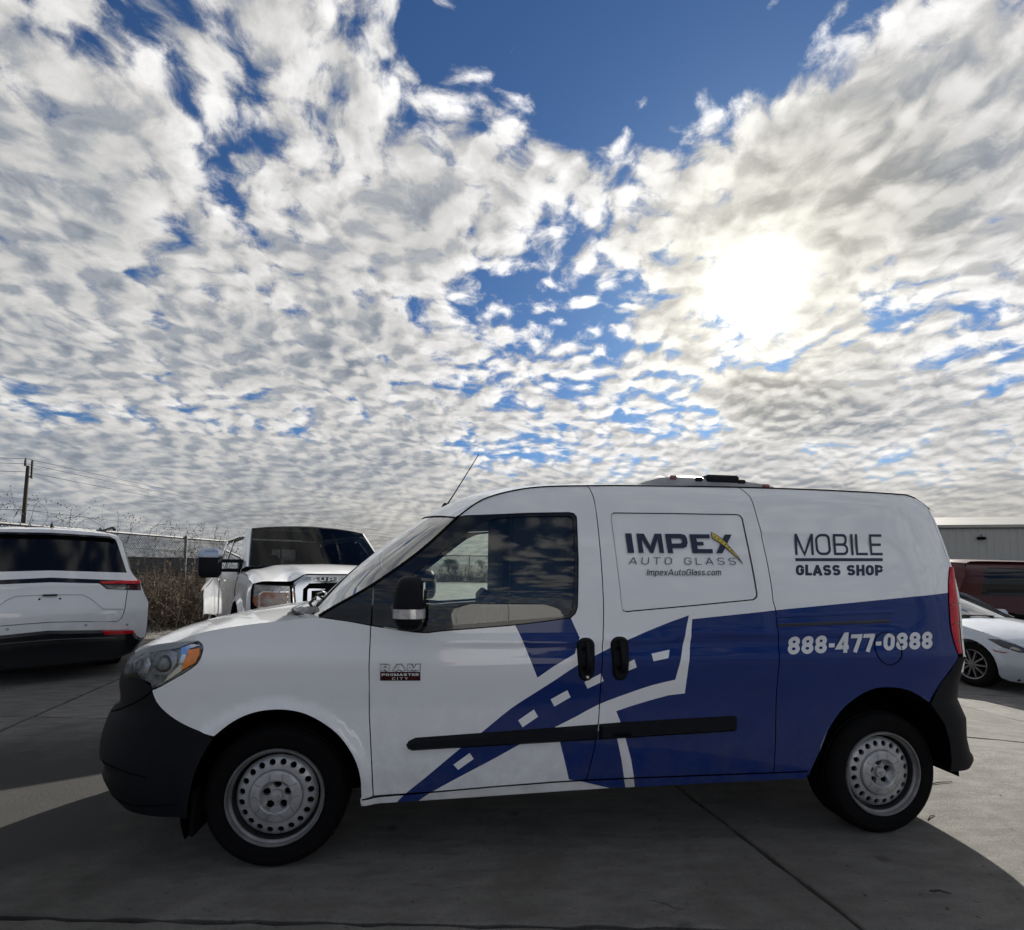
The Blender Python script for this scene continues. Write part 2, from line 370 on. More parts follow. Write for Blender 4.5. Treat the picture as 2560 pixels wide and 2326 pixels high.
# ------------------------------------------------------------------ square-sided stroke letters
def _arc(cx,cy,rx,ry,a0,a1,n=5): return [(cx+rx*math.cos(R(a0+(a1-a0)*k/n)),cy+ry*math.sin(R(a0+(a1-a0)*k/n))) for k in range(n+1)]
def glyph(ch,t):
    # strokes (polyline, closed) in a box of height 1; h is the pen inset
    h=t/2; lo,hi=h,1-h
    def oval(x0,x1,y0,y1,r):
        rx=min(r,(x1-x0)/2); ry=min(r,(y1-y0)/2)
        return _arc(x1-rx,y1-ry,rx,ry,0,90)+_arc(x0+rx,y1-ry,rx,ry,90,180)+_arc(x0+rx,y0+ry,rx,ry,180,270)+_arc(x1-rx,y0+ry,rx,ry,270,360)
    W={'I':t,'M':.95,'L':.62,'E':.66,'T':.78,'A':.86,'8':.74,'4':.76,'7':.70,'0':.72,'-':.42,'.':t,'l':t,'t':.36,'i':t,' ':.42,'m':.86,'x':.56,'Y':.80,'u':.56,'o':.58,'p':.58,'e':.58,'a':.54,'s':.52,'c':.54}
    w=W.get(ch,.78); a,b=h,w-h; r=.24; xh=.74; S_=[]
    c=(lo+hi)/2
    if ch=='I' or ch=='l': S_=[([(h,0),(h,1)],0)]
    elif ch=='M': S_=[([(a,0),(a,1)],0),([(b,0),(b,1)],0),([(a,1-h*.3),(w/2,h*.6),(b,1-h*.3)],0)]
    elif ch=='O' or ch=='0': S_=[(oval(a,b,lo,hi,r),1)]
    elif ch=='B': S_=[([(a,0),(a,1)],0),([(a,hi)]+_arc(b-.03-r*.8,hi-r*.8,r*.8,r*.8,90,0)+_arc(b-.03-r*.8,c+r*.8,r*.8,r*.8,0,-90)+[(a,c)],0),([(b-r,c)]+_arc(b-r*.9,c-r*.9,r*.9,r*.9,90,0)+_arc(b-r*.9,lo+r*.9,r*.9,r*.9,0,-90)+[(a,lo)],0)]
    elif ch=='L': S_=[([(a,1),(a,lo),(w,lo)],0)]
    elif ch=='E': S_=[([(w,hi),(a,hi),(a,lo),(w,lo)],0),([(a,c),(w*.95,c)],0)]
    elif ch=='T': S_=[([(0,hi),(w,hi)],0),([(w/2,hi),(w/2,0)],0)]
    elif ch=='A': S_=[([(h*.6,0),(w/2-h*.22,1-h),(w/2+h*.22,1-h),(w-h*.6,0)],0),([(w*.22,.30),(w*.78,.30)],0)]
    elif ch=='U': S_=[([(a,1)]+_arc(a+r,lo+r,r,r,180,270)+_arc(b-r,lo+r,r,r,270,360)+[(b,1)],0)]
    elif ch=='u': S_=[([(a,xh)]+_arc(a+r*.8,lo+r*.8,r*.8,r*.8,180,270)+[(b,lo)],0),([(b,0),(b,xh)],0)]
    elif ch=='G': S_=[([(b,hi-r*.9)]+_arc(b-r,hi-r,r,r,20,90)+_arc(a+r,hi-r,r,r,90,180)+_arc(a+r,lo+r,r,r,180,270)+_arc(b-r,lo+r,r,r,270,360)+[(b,c),(w*.55,c)],0)]
    elif ch=='C': S_=[([(b,hi-r)]+_arc(b-r,hi-r,r,r,10,90)+_arc(a+r,hi-r,r,r,90,180)+_arc(a+r,lo+r,r,r,180,270)+_arc(b-r,lo+r,r,r,270,350)+[(b,lo+r)],0)]
    elif ch=='c': S_=[([(b,xh-h-.14)]+_arc(b-.17,xh-h-.17,.17,.17,10,90)+_arc(a+.17,xh-h-.17,.17,.17,90,180)+_arc(a+.17,lo+.17,.17,.17,180,270)+_arc(b-.17,lo+.17,.17,.17,270,350)+[(b,lo+.14)],0)]
    elif ch in 'Ss':
        H=hi if ch=='S' else xh-h; q=(H-lo)/4; m_=(H+lo)/2
        S_=[([(b,H-q*.7)]+_arc(b-q,H-q,q,q,20,90)+_arc(a+q,H-q,q,q,90,270)+_arc(b-q,m_-q,q,q,90,-90)+_arc(a+q,lo+q,q,q,270,200)+[(a,lo+q*.7)],0)]
    elif ch=='H': S_=[([(a,0),(a,1)],0),([(b,0),(b,1)],0),([(a,c),(b,c)],0)]
    elif ch in 'PR':
        S_=[([(a,0),(a,1)],0),([(a,hi)]+_arc(b-r,hi-r,r,r,90,0)+_arc(b-r,.40+r,r,r,0,-90)+[(a,.40)],0)]
        if ch=='R': S_.append(([(w*.5,.40),(b,0)],0))
    elif ch=='8': S_=[(oval(a+.015,b-.015,c,hi,r),1),(oval(a,b,lo,c,r),1)]
    elif ch=='4': S_=[([(w*.70,0),(w*.70,1),(w*.62,1),(h*.7,.30),(w,.30)],0)]
    elif ch=='7': S_=[([(0,hi),(w-h*.8,hi),(w-h*.8,hi-.06),(w*.42,0)],0)]
    elif ch=='-': S_=[([(w*.08,.42),(w*.92,.42)],0)]
    elif ch=='.': S_=[([(h,0),(h,t)],0)]
    elif ch=='D': S_=[([(a,0),(a,1)],0),([(a,hi)]+_arc(b-r,hi-r,r,r,90,0)+_arc(b-r,lo+r,r,r,0,-90)+[(a,lo)],0)]
    elif ch=='Y': S_=[([(h*.6,1),(w/2,.45),(w-h*.6,1)],0),([(w/2,.45),(w/2,0)],0)]
    elif ch=='m': S_=[([(a,0),(a,xh)],0),([(a,xh-h)]+_arc(w/2-.12,xh-h-.12,.12,.12,90,0)+[(w/2,0)],0),([(w/2,xh-h)]+_arc(b-.12,xh-h-.12,.12,.12,90,0)+[(b,0)],0)]
    elif ch=='p': S_=[([(a,-.26),(a,xh)],0),(oval(a,b,lo,xh-h,.18),1)]
    elif ch=='o': S_=[(oval(a,b,lo,xh-h,.18),1)]
    elif ch=='e': S_=[([(a,(lo+xh-h)/2),(b,(lo+xh-h)/2)]+_arc(b-.17,xh-h-.17,.17,.17,0,90)+_arc(a+.17,xh-h-.17,.17,.17,90,180)+_arc(a+.17,lo+.17,.17,.17,180,270)+[(b-.02,lo)],0)]
    elif ch=='a': S_=[([(a+.04,xh-h)]+_arc(b-.16,xh-h-.16,.16,.16,90,0)+[(b,0)],0),(oval(a,b,lo,.46,.15),1)]
    elif ch=='x': S_=[([(h*.5,0),(w-h*.5,xh)],0),([(h*.5,xh),(w-h*.5,0)],0)]
    elif ch=='t': S_=[([(w*.35,.94),(w*.35,lo+.12)]+_arc(w*.35+.12,lo+.12,.12,.12,180,270)+[(w,lo)],0),([(0,xh-h),(w,xh-h)],0)]
    return w,S_
def text_ribbons(txt,t,gap=.16,slant=0.,thin=1.0):
    # list of ribbons in a unit text box: x 0..1, y 0..1 (descenders go below 0)
    x=0; out=[]
    for ch in txt:
        w,st=glyph(ch,t)
        for pl,closed in st:
            if ch=='A':
                pass
            P=[(x+a,b) for a,b in pl]
            q=[P[0]]
            for p in P[1:]:
                if math.dist(p,q[-1])>1e-4: q.append(p)
            if closed and math.dist(q[0],q[-1])<1e-4: q.pop()
            n=len(q); Lf=[];Rt=[]
            for i in range(n):
                a=q[i-1] if (i or closed) else None; b=q[(i+1)%n] if (i<n-1 or closed) else None; c=q[i]
                d1=((c[0]-a[0]),(c[1]-a[1])) if a else None; d2=((b[0]-c[0]),(b[1]-c[1])) if b else None
                if d1 is None: d1=d2
                if d2 is None: d2=d1
                l1=math.hypot(*d1); l2=math.hypot(*d2); n1=(-d1[1]/l1,d1[0]/l1); n2=(-d2[1]/l2,d2[0]/l2)
                m=(n1[0]+n2[0],n1[1]+n2[1]); k=max(.45,1+n1[0]*n2[0]+n1[1]*n2[1]); m=(m[0]/k*t/2,m[1]/k*t/2*thin)
                Lf.append((c[0]+m[0],c[1]+m[1])); Rt.append((c[0]-m[0],c[1]-m[1]))
            out.append((Lf,Rt,closed))
        x+=w+gap
    tot=x-gap
    f=lambda p:((p[0]+slant*p[1])/(tot+max(0,slant)),p[1])
    return [([f(p) for p in a],[f(p) for p in b],c) for a,b,c in out]
def text_mesh(name,txt,t,quad,place,m,parent,gap=.16,slant=0.,thin=1.0,lift=.00018):
    # quad: bottom left, top left, bottom right, top right in surface coordinates; place(a,b,lift) -> point
    bl,tl,br,tr=quad; v=[];f=[]
    for i,(Lf,Rt,closed) in enumerate(text_ribbons(txt,t,gap,slant,thin)):
        k=len(v); n=len(Lf)
        for p,q in zip(Lf,Rt):
            for (a,b) in (p,q):
                x=(bl[0]*(1-a)+br[0]*a)*(1-b)+(tl[0]*(1-a)+tr[0]*a)*b; z=(bl[1]*(1-a)+br[1]*a)*(1-b)+(tl[1]*(1-a)+tr[1]*a)*b
                v.append(place(x,z,.0012+lift*(i%4)))
        for j in range(n if closed else n-1):
            j2=(j+1)%n; f.append((k+2*j,k+2*j2,k+2*j2+1,k+2*j+1))
    return meshobj(name,v,f,m,parent,smooth=False)
# ------------------------------------------------------------------ paints shared by the vehicles
M_white=mat('white_paint',(.86,.87,.88),.45,spec=.15,dirt=(.42,.40,.36,.55),bump=.16,bscale=2.3,coat=1.,var=.03,vscale=2.,coat_rough=.03)
M_whitedirty=mat('white_paint_dusty',(.74,.74,.73),.5,spec=.15,coat=.7,col2=(.52,.51,.48),vscale=5.,coat_rough=.12)
M_blue=mat('blue_vinyl',(.003,.024,.155),.45,spec=.05,dirt=(.10,.10,.11,.40),bump=.16,bscale=2.3,coat=.62,var=.10,vscale=3.,coat_rough=.05)
M_blackgloss=mat('black_gloss_trim',(.006,.007,.010),.3,spec=.1,coat=.9,var=.2)
M_plastic=mat('dark_plastic',(.0065,.0075,.0105),.6,spec=.16,var=.25,vscale=20,bump=.12,bscale=900)
M_black=mat('black_rubber',(.006,.006,.0065),.8,spec=.10,var=.3,vscale=14)
M_void=mat('underbody_black',(.003,.003,.003),.9,spec=.05,var=.2)
M_silver=mat('silver_wheel_paint',(.52,.52,.53),.40,metal=.45,var=.40,vscale=10,rvar=.15)
M_chrome=mat('chrome',(.75,.76,.78),.06,metal=1.,var=.04)
M_red=mat('red_lamp',(.60,.008,.018),.2,spec=.1,coat=.6,var=.30,vscale=30)
M_amber=mat('amber_lamp',(.95,.26,.02),.22,coat=1.,var=.3,vscale=40)
M_navy=mat('navy_lettering',(.012,.020,.055),.4,var=.1)
M_whitevinyl=mat('white_lettering',(.70,.71,.72),.4,var=.04)
M_yellow=mat('yellow_lettering',(.62,.50,.05),.45,var=.06)
M_badge=mat('badge_silver',(.88,.89,.90),.25,metal=.10,var=.35,vscale=40)
M_interior=mat('interior_grey',(.028,.029,.032),.7,var=.3,vscale=12)
M_glass=glass('clear_door_glass',(.80,.88,.85))
M_ws=glass('windscreen_glass',(.55,.66,.62),base=.05)
M_tint=glass('privacy_glass',(.03,.035,.04))
M_lens=glass('lamp_lens',(.95,.96,.96),refl=.45)
YC=.915
def Pt(x,z,lift=0.): return (x,S(x,z)-lift,z)
def Snorm(x,z):
    e=.004; return Vector(((S(x+e,z)-S(x-e,z))/(2*e),-1,(S(x,z+e)-S(x,z-e))/(2*e))).normalized()
def flip(o_v): return [(a,2*YC-b,c) for a,b,c in o_v]
def spatch(name,loops,step,mats,parent,off=0.,paint=None,lines=(),far=False,lip=.018,gap=.0025,grade=None):
    loops=[inset(resample(l,step),gap if i==0 else -gap) for i,l in enumerate(loops)] if gap else [resample(l,step) for l in loops]
    lines=[resample(l,max(step,.03)) for l in lines]
    v2,tri=cdt_patch(loops,step,lines)
    pos=[];nor=[]
    for x,z in v2: pos.append((x,S(x,z)+off,z)); nor.append(Snorm(x,z))
    fm=[];ft=[]
    for f in tri:
        a,b,c=(v2[i] for i in f[:3])
        ft.append(f if (b[0]-a[0])*(c[1]-a[1])-(b[1]-a[1])*(c[0]-a[0])>0 else f[::-1])
        fm.append(paint(sum(v2[i][0] for i in f)/len(f),sum(v2[i][1] for i in f)/len(f)) if paint else 0)
    if lip:
        for l in loops:
            n=len(l); k=len(pos)
            for x,z in l: pos.append((x,S(x,z)+off,z)); nor.append(Snorm(x,z))
            for x,z in l: pos.append((x,S(x,z)+off+lip,z)); nor.append(Snorm(x,z))
            for i in range(n): ft.append((k+i,k+(i+1)%n,k+n+(i+1)%n,k+n+i)); fm.append(paint(*l[i]) if paint else 0)
    if far:
        pos=flip(pos); nor=[Vector((a,-b,c)) for a,b,c in nor]; ft=[f[::-1] for f in ft]
    used=sorted({i for f in ft for i in f}); re={j:i for i,j in enumerate(used)}
    return meshobj(name,[pos[i] for i in used],[tuple(re[i] for i in f) for f in ft],mats,parent,fmat=fm,normals=[nor[i] for i in used])
def raised(name,poly,h,ins,m,parent,off=0.,step=.03,far=False):
    base=resample(poly,step); top=inset(base,ins); v2,tri=cdt_patch([top],step)
    mb=MB(); mb.add([(x,S(x,z)+off-h,z) for x,z in v2],tri)
    n=len(base); mb.add([(x,S(x,z)+off,z) for x,z in base]+[(x,S(x,z)+off-h,z) for x,z in top],[(i,(i+1)%n,n+(i+1)%n,n+i) for i in range(n)])
    if far: mb.v=flip(mb.v)
    return mb.build(name,m,parent,sharp=50)
# outlines (metres along the van, metres above ground)
ARCH_F=smoothline([(-.252,.622),(-.19,.674),(-.127,.709),(-.062,.728),(.004,.734),(.071,.729),(.138,.711),(.207,.675),(.278,.622),(.335,.553),(.372,.484),(.391,.414),(.396,.344),(.396,.292)],.03)
BUMP_F=smoothline([(-.542,.814),(-.523,.770),(-.478,.724),(-.407,.678),(-.325,.641),(-.252,.622)],.03)
ARCH_FB=smoothline([(-.252,.622),(-.298,.537),(-.332,.438),(-.350,.323),(-.358,.262)],.03)
HEAD=smoothline([(-.725,.872),(-.737,.915),(-.693,.973),(-.577,1.014),(-.455,1.038),(-.370,1.044),(-.334,1.026),(-.328,.991),(-.344,.944),(-.401,.900)],.025)+smoothline([(-.401,.900),(-.502,.840),(-.542,.822)],.03)[1:]+smoothline([(-.555,.850),(-.621,.866),(-.690,.862)],.03)
DOORF=[(.411,1.112),(.413,.917),(.419,.703),(.437,.495),(.450,.328)]
SILLT=[(.396,.321),(.451,.324),(.718,.336),(.996,.350),(1.292,.362),(1.462,.366),(1.659,.368),(2.072,.369),(2.45,.369),(2.653,.369)]
SILLB=[(.396,.286),(.555,.289),(.935,.299),(1.316,.311),(1.579,.317),(2.637,.328)]
BCUT=smoothline([(1.462,.366),(1.471,.390),(1.502,.516),(1.523,.633),(1.529,.703),(1.541,.960),(1.554,1.118),(1.558,1.267),(1.558,1.590),(1.546,1.786),(1.519,1.850)],.04)
DITCH=smoothline([(.813,1.653),(.941,1.749),(1.106,1.806),(1.276,1.835),(1.519,1.850),(1.728,1.859),(2.05,1.867),(2.411,1.874),(2.7,1.876),(2.947,1.876),(3.287,1.871),(3.489,1.866)],.04)
REAR=smoothline([(3.489,1.866),(3.546,1.848),(3.592,1.809),(3.618,1.749),(3.632,1.663),(3.638,1.578),(3.641,1.489),(3.642,1.444)],.03)
SLR=smoothline([(2.411,1.874),(2.462,1.822),(2.474,1.751),(2.478,1.704),(2.491,1.554),(2.495,1.333),(2.493,1.241),(2.503,1.195),(2.502,1.106),(2.480,.851),(2.467,.625),(2.455,.450),(2.450,.369)],.04)
TAIL_L=smoothline([(3.642,1.444),(3.602,1.375),(3.571,1.292),(3.553,1.193),(3.545,1.075),(3.560,.960)],.03)
BUMP_R=[(3.555,.934),(3.449,.819),(3.362,.705)]
ARCH_R=smoothline([(2.640,.328),(2.698,.459),(2.759,.578),(2.842,.675),(2.922,.732),(2.986,.766),(3.050,.785),(3.114,.789),(3.179,.784),(3.244,.768),(3.309,.738),(3.362,.705)],.03)
ARCH_RB=smoothline([(3.362,.705),(3.403,.655),(3.441,.559),(3.457,.467),(3.461,.380),(3.455,.345)],.03)
WS_E=[(.165,1.151),(.225,1.190),(.412,1.305),(.630,1.473),(.813,1.653)]
WTOP=[(.845,1.661),(1.054,1.675),(1.186,1.685),(1.405,1.695)]
WR=[(1.430,1.690),(1.444,1.671),(1.438,1.45),(1.422,1.204),(1.411,1.173),(1.386,1.151)]
WB=smoothline([(1.386,1.151),(1.111,1.116),(.755,1.087),(.674,1.078),(.571,1.087),(.411,1.112)],.04)
GLASS=smoothline([(1.095,1.137),(.754,1.111),(.687,1.110)],.04)+[(.60,1.118),(.520,1.150),(.50,1.20),(.604,1.357)]+smoothline([(.604,1.357),(.861,1.565),(.941,1.620),(1.022,1.650),(1.186,1.666)],.04)[1:]+[(1.405,1.674),(1.421,1.662),(1.424,1.55),(1.405,1.265),(1.392,1.185),(1.375,1.166),(1.345,1.157)]
HOODE=[(.165,1.151),(-.026,1.129),(-.225,1.102),(-.372,1.070)]
PLUG=smoothline([(1.639,1.690),(1.652,1.700),(2.362,1.711),(2.380,1.706),(2.391,1.688),(2.401,1.277),(2.395,1.259),(2.376,1.247),(1.676,1.182),(1.659,1.189),(1.653,1.207),(1.634,1.668)],.5,True)
# painted-on livery
ROAD=smoothline([(.555,.289),(.597,.334),(.686,.405),(.849,.537),(.951,.609),(1.086,.714),(1.213,.794),(1.309,.854),(1.406,.917),(1.511,.970),(1.678,1.044),(1.786,1.086),(1.902,1.129),(2.011,1.165)],.06)+[(1.970,1.020),(1.922,.845)]+smoothline([(1.922,.845),(1.805,.820),(1.670,.778),(1.525,.727),(1.419,.675),(1.317,.628),(1.126,.543),(1.018,.488),(.852,.406),(.718,.336),(.652,.290)],.06)[1:]+[(.60,.25)]
BTOP=[(1.100,1.125),(1.136,1.053),(1.215,.863),(1.299,.920),(1.403,.977),(1.429,1.055),(1.380,1.165)]
BBIG=[(2.028,1.146),(1.991,.917),(1.974,.775),(1.889,.767),(1.779,.740),(1.698,.718),(1.616,.693),(1.636,.643),(1.663,.557),(1.690,.458),(1.707,.365),(1.720,.27),(3.9,.22),(3.9,1.325),(3.571,1.293),(2.989,1.238),(2.504,1.193)]
BLOW=[(1.320,.60),(1.332,.548),(1.353,.468),(1.377,.372),(1.426,.362),(1.516,.338),(1.596,.317),(1.60,.27),(1.677,.27),(1.656,.367),(1.641,.460),(1.620,.557),(1.61,.60)]
DASHES=[[(.816,.461),(.839,.436),(.912,.485),(.892,.513)],[(1.124,.659),(1.146,.626),(1.222,.674),(1.201,.709)],[(1.283,.756),(1.303,.721),(1.383,.765),(1.366,.800)],[(1.451,.839),(1.468,.806),(1.550,.843),(1.534,.880)],[(1.634,.915),(1.651,.883),(1.718,.909),(1.706,.949)],[(1.798,.975),(1.806,.938),(1.885,.954),(1.896,.994)]]
LIV=[ROAD,BTOP,BBIG,BLOW]+DASHES
def paint(x,z):
    for d in DASHES:
        if inpoly(x,z,d): return 0
    for p in (ROAD,BTOP,BBIG,BLOW):
        if inpoly(x,z,p): return 1
    return 0
# hood and roof heights
ZC=[(-1.0,.84),(-.92,.905),(-.85,.965),(-.76,1.015),(-.57,1.075),(-.40,1.111),(-.20,1.137),(0.,1.150),(.17,1.156)]
ZE=[(-1.0,.62),(-.80,.84),(-.737,.915),(-.693,.973),(-.577,1.014),(-.455,1.038),(-.372,1.070),(-.225,1.102),(-.026,1.129),(.165,1.151)]
def hoodz(x,y):
    e=interp(ZE,x); c=interp(ZC,x); yl=S(x,max(.8,e)); n=min(1.,abs(y-YC)/max(.05,YC-yl)); return e+(c-e)*(1-n**2.6)
ROOFC=[(.60,1.690),(.723,1.768),(.885,1.834),(1.05,1.872),(1.25,1.895),(1.55,1.910),(2.2,1.922),(2.9,1.921),(3.3,1.910),(3.55,1.890),(3.64,1.868)]
def van_side(root,far):
    mt=[M_white,M_blue]
    fender=list(reversed(HEAD[HEAD.index(min(HEAD,key=lambda p:math.dist(p,(-.370,1.044)))):HEAD.index(min(HEAD,key=lambda p:math.dist(p,(-.542,.822))))+1]))
    fender=[p for p in reversed(fender)]+BUMP_F+ARCH_F[1:]+[(.396,.321),(.450,.328)]+DOORF[::-1][1:]+[(.315,1.130)]+HOODE
    spatch('front_fender',[fender],.03,mt,root,far=far)
    door=DOORF+[p for p in SILLT if .46<p[0]<1.45]+BCUT+[p for p in DITCH if p[0]<1.50][::-1]+WTOP+WR+WB[1:-1]
    spatch('front_door',[door],.03,mt,root,paint=paint,lines=LIV,far=far)
    slide=BCUT[::-1]+[p for p in SILLT if 1.48<p[0]<2.44]+SLR[::-1]+[p for p in DITCH if 1.53<p[0]<2.40][::-1]
    spatch('sliding_door',[slide,PLUG],.03,mt,root,paint=paint,lines=LIV,far=far)
    spatch('window_blanking_panel',[PLUG],.03,mt,root,off=.006,far=far,gap=.003)
    quarter=SLR+[(2.653,.369)]+ARCH_R[1:]+BUMP_R[::-1][1:]+TAIL_L[::-1]+REAR[::-1][1:]+[p for p in DITCH if p[0]>2.42][::-1][1:]
    spatch('rear_quarter_panel',[quarter],.022,mt,root,paint=paint,lines=LIV,far=far)
    sill=SILLB+[(2.653,.366)]+[(x,z-.004) for x,z in SILLT][::-1][1:]
    spatch('sill',[sill],.03,[M_whitedirty,M_blue],root,off=.004,paint=paint,lines=LIV,far=far,lip=.06)
    trimA=[(.165,1.151)]+[(.315,1.130),(.411,1.112),(.411,1.304)]+[(.225,1.190)]
    spatch('pillar_trim',[trimA],.03,M_blackgloss,root,off=.003,far=far)
    frame=[(.415,1.112),(.415,1.307)]+[(.630,1.473),(.813,1.653)]+WTOP+WR+WB[1:-1]
    frame=frame[::-1]
    spatch('window_frame',[frame,GLASS],.03,M_blackgloss,root,off=.004,far=far)
    spatch('door_window',[inset(GLASS,-.006)],.06,M_glass,root,off=.012,far=far,lip=0,gap=0)
    raised('door_moulding',[(.593,.558),(.604,.576),(.636,.590),(1.521,.632),(1.518,.558),(.622,.531),(.602,.540)],.024,.014,M_plastic,root,far=far)
    raised('sliding_door_moulding',[(1.527,.633),(1.654,.640),(2.245,.659),(2.256,.645),(2.250,.592),(2.240,.582),(1.524,.558)],.024,.014,M_plastic,root,far=far)
    for nm,x0,x1,z0,z1,key in (('door_handle',1.412,1.506,.845,1.055,1),('sliding_door_handle',1.586,1.682,.845,1.060,0)):
        pl=rrpoly(x0,x1,z0,z1,.042,7); cx=(x0+x1)/2
        pl=[(cx+(x-cx)*(.80+.20*min(1,(z-z0)/.12)),z) for x,z in pl]
        h=raised(nm,pl,.014,.010,M_plastic,root,far=far)
        mb=MB(); pl2=rrpoly(x0+.022,x1-.022,z0+.052,z1-.026,.018,5)
        v2,tri=cdt_patch([pl2],None); mb.add([(x,S(x,z)-.0145,z) for x,z in v2],tri)
        d=mb
        if far: d.v=flip(d.v)
        d.build('handle_recess',M_void,h)
        mb=MB(); rows=[]
        for k in range(11):
            t=k/10; z=z0+.040+(z1-z0-.058)*t; o=.018+.026*math.sin(PI*t)**.6; xx=cx+.006; y=S(xx,z)-o
            rows.append([(xx-.013,y+.008,z),(xx-.011,y,z),(xx+.011,y,z),(xx+.013,y+.008,z),(xx+.011,y+.016,z),(xx-.011,y+.016,z)])
        mb.grid(rows,close=True); mb.add(rows[0],[(0,1,2,3,4,5)]); mb.add(rows[-1],[(5,4,3,2,1,0)])
        if far: mb.v=flip(mb.v)
        mb.build('handle_grip',M_plastic,h)
        if key:
            mb=MB().lathe([(0,-.0185),(.006,-.0185),(.008,-.0165),(.008,-.012)],c=(1.463,S(1.463,.866),.866),n=20)
            if far: mb.v=flip(mb.v)
            mb.build('key_lock',M_chrome,h)
    # headlamp
    hd=thing_child('headlamp',root)
    spatch('lamp_housing',[HEAD],.03,mat('lamp_housing_grey',(.62,.64,.66),.25,metal=.25,var=.80,vscale=18),hd,off=.030,far=far,lip=0,gap=.004)
    am=smoothline([(-.392,1.004),(-.340,1.012),(-.336,.985),(-.350,.945),(-.412,.908),(-.405,.945)],.5,True)
    raised('turn_signal',am,.006,.004,M_amber,hd,off=.002,far=far)
    ch=[(-.455,1.026),(-.395,1.030),(-.342,1.022),(-.392,1.004),(-.405,.945),(-.412,.908),(-.47,.868),(-.50,.850),(-.488,.875),(-.437,.93),(-.428,.975),(-.437,1.005)]
    raised('chrome_bezel',ch,.010,.003,M_chrome,hd,off=.028,far=far)
    raised('reflector_bowl',smoothline([(-.68,.885),(-.70,.915),(-.66,.955),(-.60,.965),(-.575,.93),(-.59,.885)],.5,True),.006,.012,mat('pale_reflector',(.78,.80,.82),.22,metal=.3,var=.45,vscale=24),hd,off=.028,far=far)
    raised('reflector_bowl',smoothline([(-.545,.885),(-.565,.93),(-.545,.985),(-.49,.998),(-.452,.985),(-.448,.94),(-.49,.885)],.5,True),.006,.02,mat('frosted_reflector',(.70,.74,.75),.25,metal=.25,var=.45,vscale=22),hd,off=.028,far=far)
    for cx_,cz_,rr_ in ((-.64,.92,.030),(-.505,.935,.040)):
        mb=MB().lathe([(0,-.030),(rr_*.6,-.028),(rr_*.9,-.016),(rr_,0.)],c=(cx_,S(cx_,cz_)+.03,cz_),n=24)
        if far: mb.v=flip(mb.v)
        mb.build('projector_lens',M_lens,hd)
    spatch('lens',[HEAD],.03,M_lens,hd,off=-.001,far=far,lip=.03,gap=.005)
    # tail lamp: wraps round the rear corner
    rows=[]
    for k in range(25):
        z=.965+(1.440-.965)*k/24
        xl=interp(TAILX,z); row=[]
        xr=xl+.025+.105*math.sin(PI*min(1,(k+.3)/24.6))**.7
        for j in range(9):
            t=j/8; x=xl+(xr-xl)*t; row.append((x,S(x,z)-.010*math.sin(PI*min(1,.15+t)) + .26*max(0,t-.45)**2.0*(xr-xl)/.1,z))
        rows.append(row)
    mb=MB().grid(rows)
    if far: mb.v=flip(mb.v)
    tl=mb.build('tail_lamp',M_red,root)
    for z in (1.03,1.12,1.225):
        xl=interp(TAILX,z); mb=MB().tube([(xl+.008+.012*q,S(xl+.008+.012*q,z)-.0115,z+.002*q) for q in range(6)],.0025,5)
        if far: mb.v=flip(mb.v)
        mb.build('lamp_divider',mat('dark_red_lamp',(.10,.003,.006),.3,coat=1.),tl)
    # arch liner
    for cx_,r_ in ((0.,.405),(XW,.43)):
        mb=MB()
        rows=[[(cx_+r_*math.cos(R(a)),y_+.03,ZW+r_*math.sin(R(a))*1.05) for a in (range(-5,205,9) if cx_<1 else range(-2,187,9))] for y_ in (0.,.08,.20,.32)]
        mb.grid(rows); mb.add(rows[-1]+[(cx_,.35,ZW)],[(i,i+1,len(rows[-1])) for i in range(len(rows[-1])-1)])
        if far: mb.v=flip(mb.v)
        mb.build('wheel_arch_liner',M_void,root,fix=True)
    # mirror
    mi=thing_child('door_mirror',root); mb=MB(); rows=[]
    for i in range(17):
        a=-PI/2+PI*i/16; sa=math.copysign(abs(math.sin(a))**.62,math.sin(a)); ca=abs(math.cos(a))**.48; row=[]
        for k in range(28):
            b=2*PI*k/28; cb=math.copysign(abs(math.cos(b))**.55,math.cos(b)); sb=math.copysign(abs(math.sin(b))**.60,math.sin(b))
            zz=1.232+.122*sa; nar=1-.18*max(0,(zz-1.25)/.1)-.10*max(0,(1.16-zz)/.05)
            row.append((.603+.072*cb*ca*nar+.012*(1.23-zz),-.125+.105*sb*ca,zz))
        rows.append(row)
    mb.grid(rows,close=True)
    if far: mb.v=flip(mb.v)
    mb.build('mirror_housing',M_plastic,mi,sharp=70)
    mb=MB(); 
    rows=[[(x+dx,y,1.155+dz) for dx,dz in ((-.045,-.03),(.035,-.03),(.045,.03),(-.035,.03))] for x,y in ((.60,-.06),(.585,-.01),(.57,.055))]; mb.grid(rows,close=True)
    if far: mb.v=flip(mb.v)
    mb.build('mirror_arm',M_plastic,mi)
    mb=MB(); rows=[]
    for k in range(15):
        a=R(200+ 140*k/14); cb=math.copysign(abs(math.cos(a))**.55,math.cos(a)); sb=math.copysign(abs(math.sin(a))**.60,math.sin(a))
        rows.append([(.603+.0735*cb,-.125+.108*sb,z) for z in (1.170,1.176,1.205,1.211)])
    mb.grid(rows)
    if far: mb.v=flip(mb.v)
    mb.build('mirror_turn_lens',mat('ribbed_clear_lens',(.62,.62,.64),.16,metal=.35,var=.35,vscale=26),mi)
    mb=MB().box((.664,-.125,1.24),(.004,.15,.17),.001)
    if far: mb.v=flip(mb.v)
    mb.build('mirror_glass',M_chrome,mi)
def thing_child(name,parent):
    o=bpy.data.objects.new(name,None); link(o,parent); o.empty_display_size=.1; return o
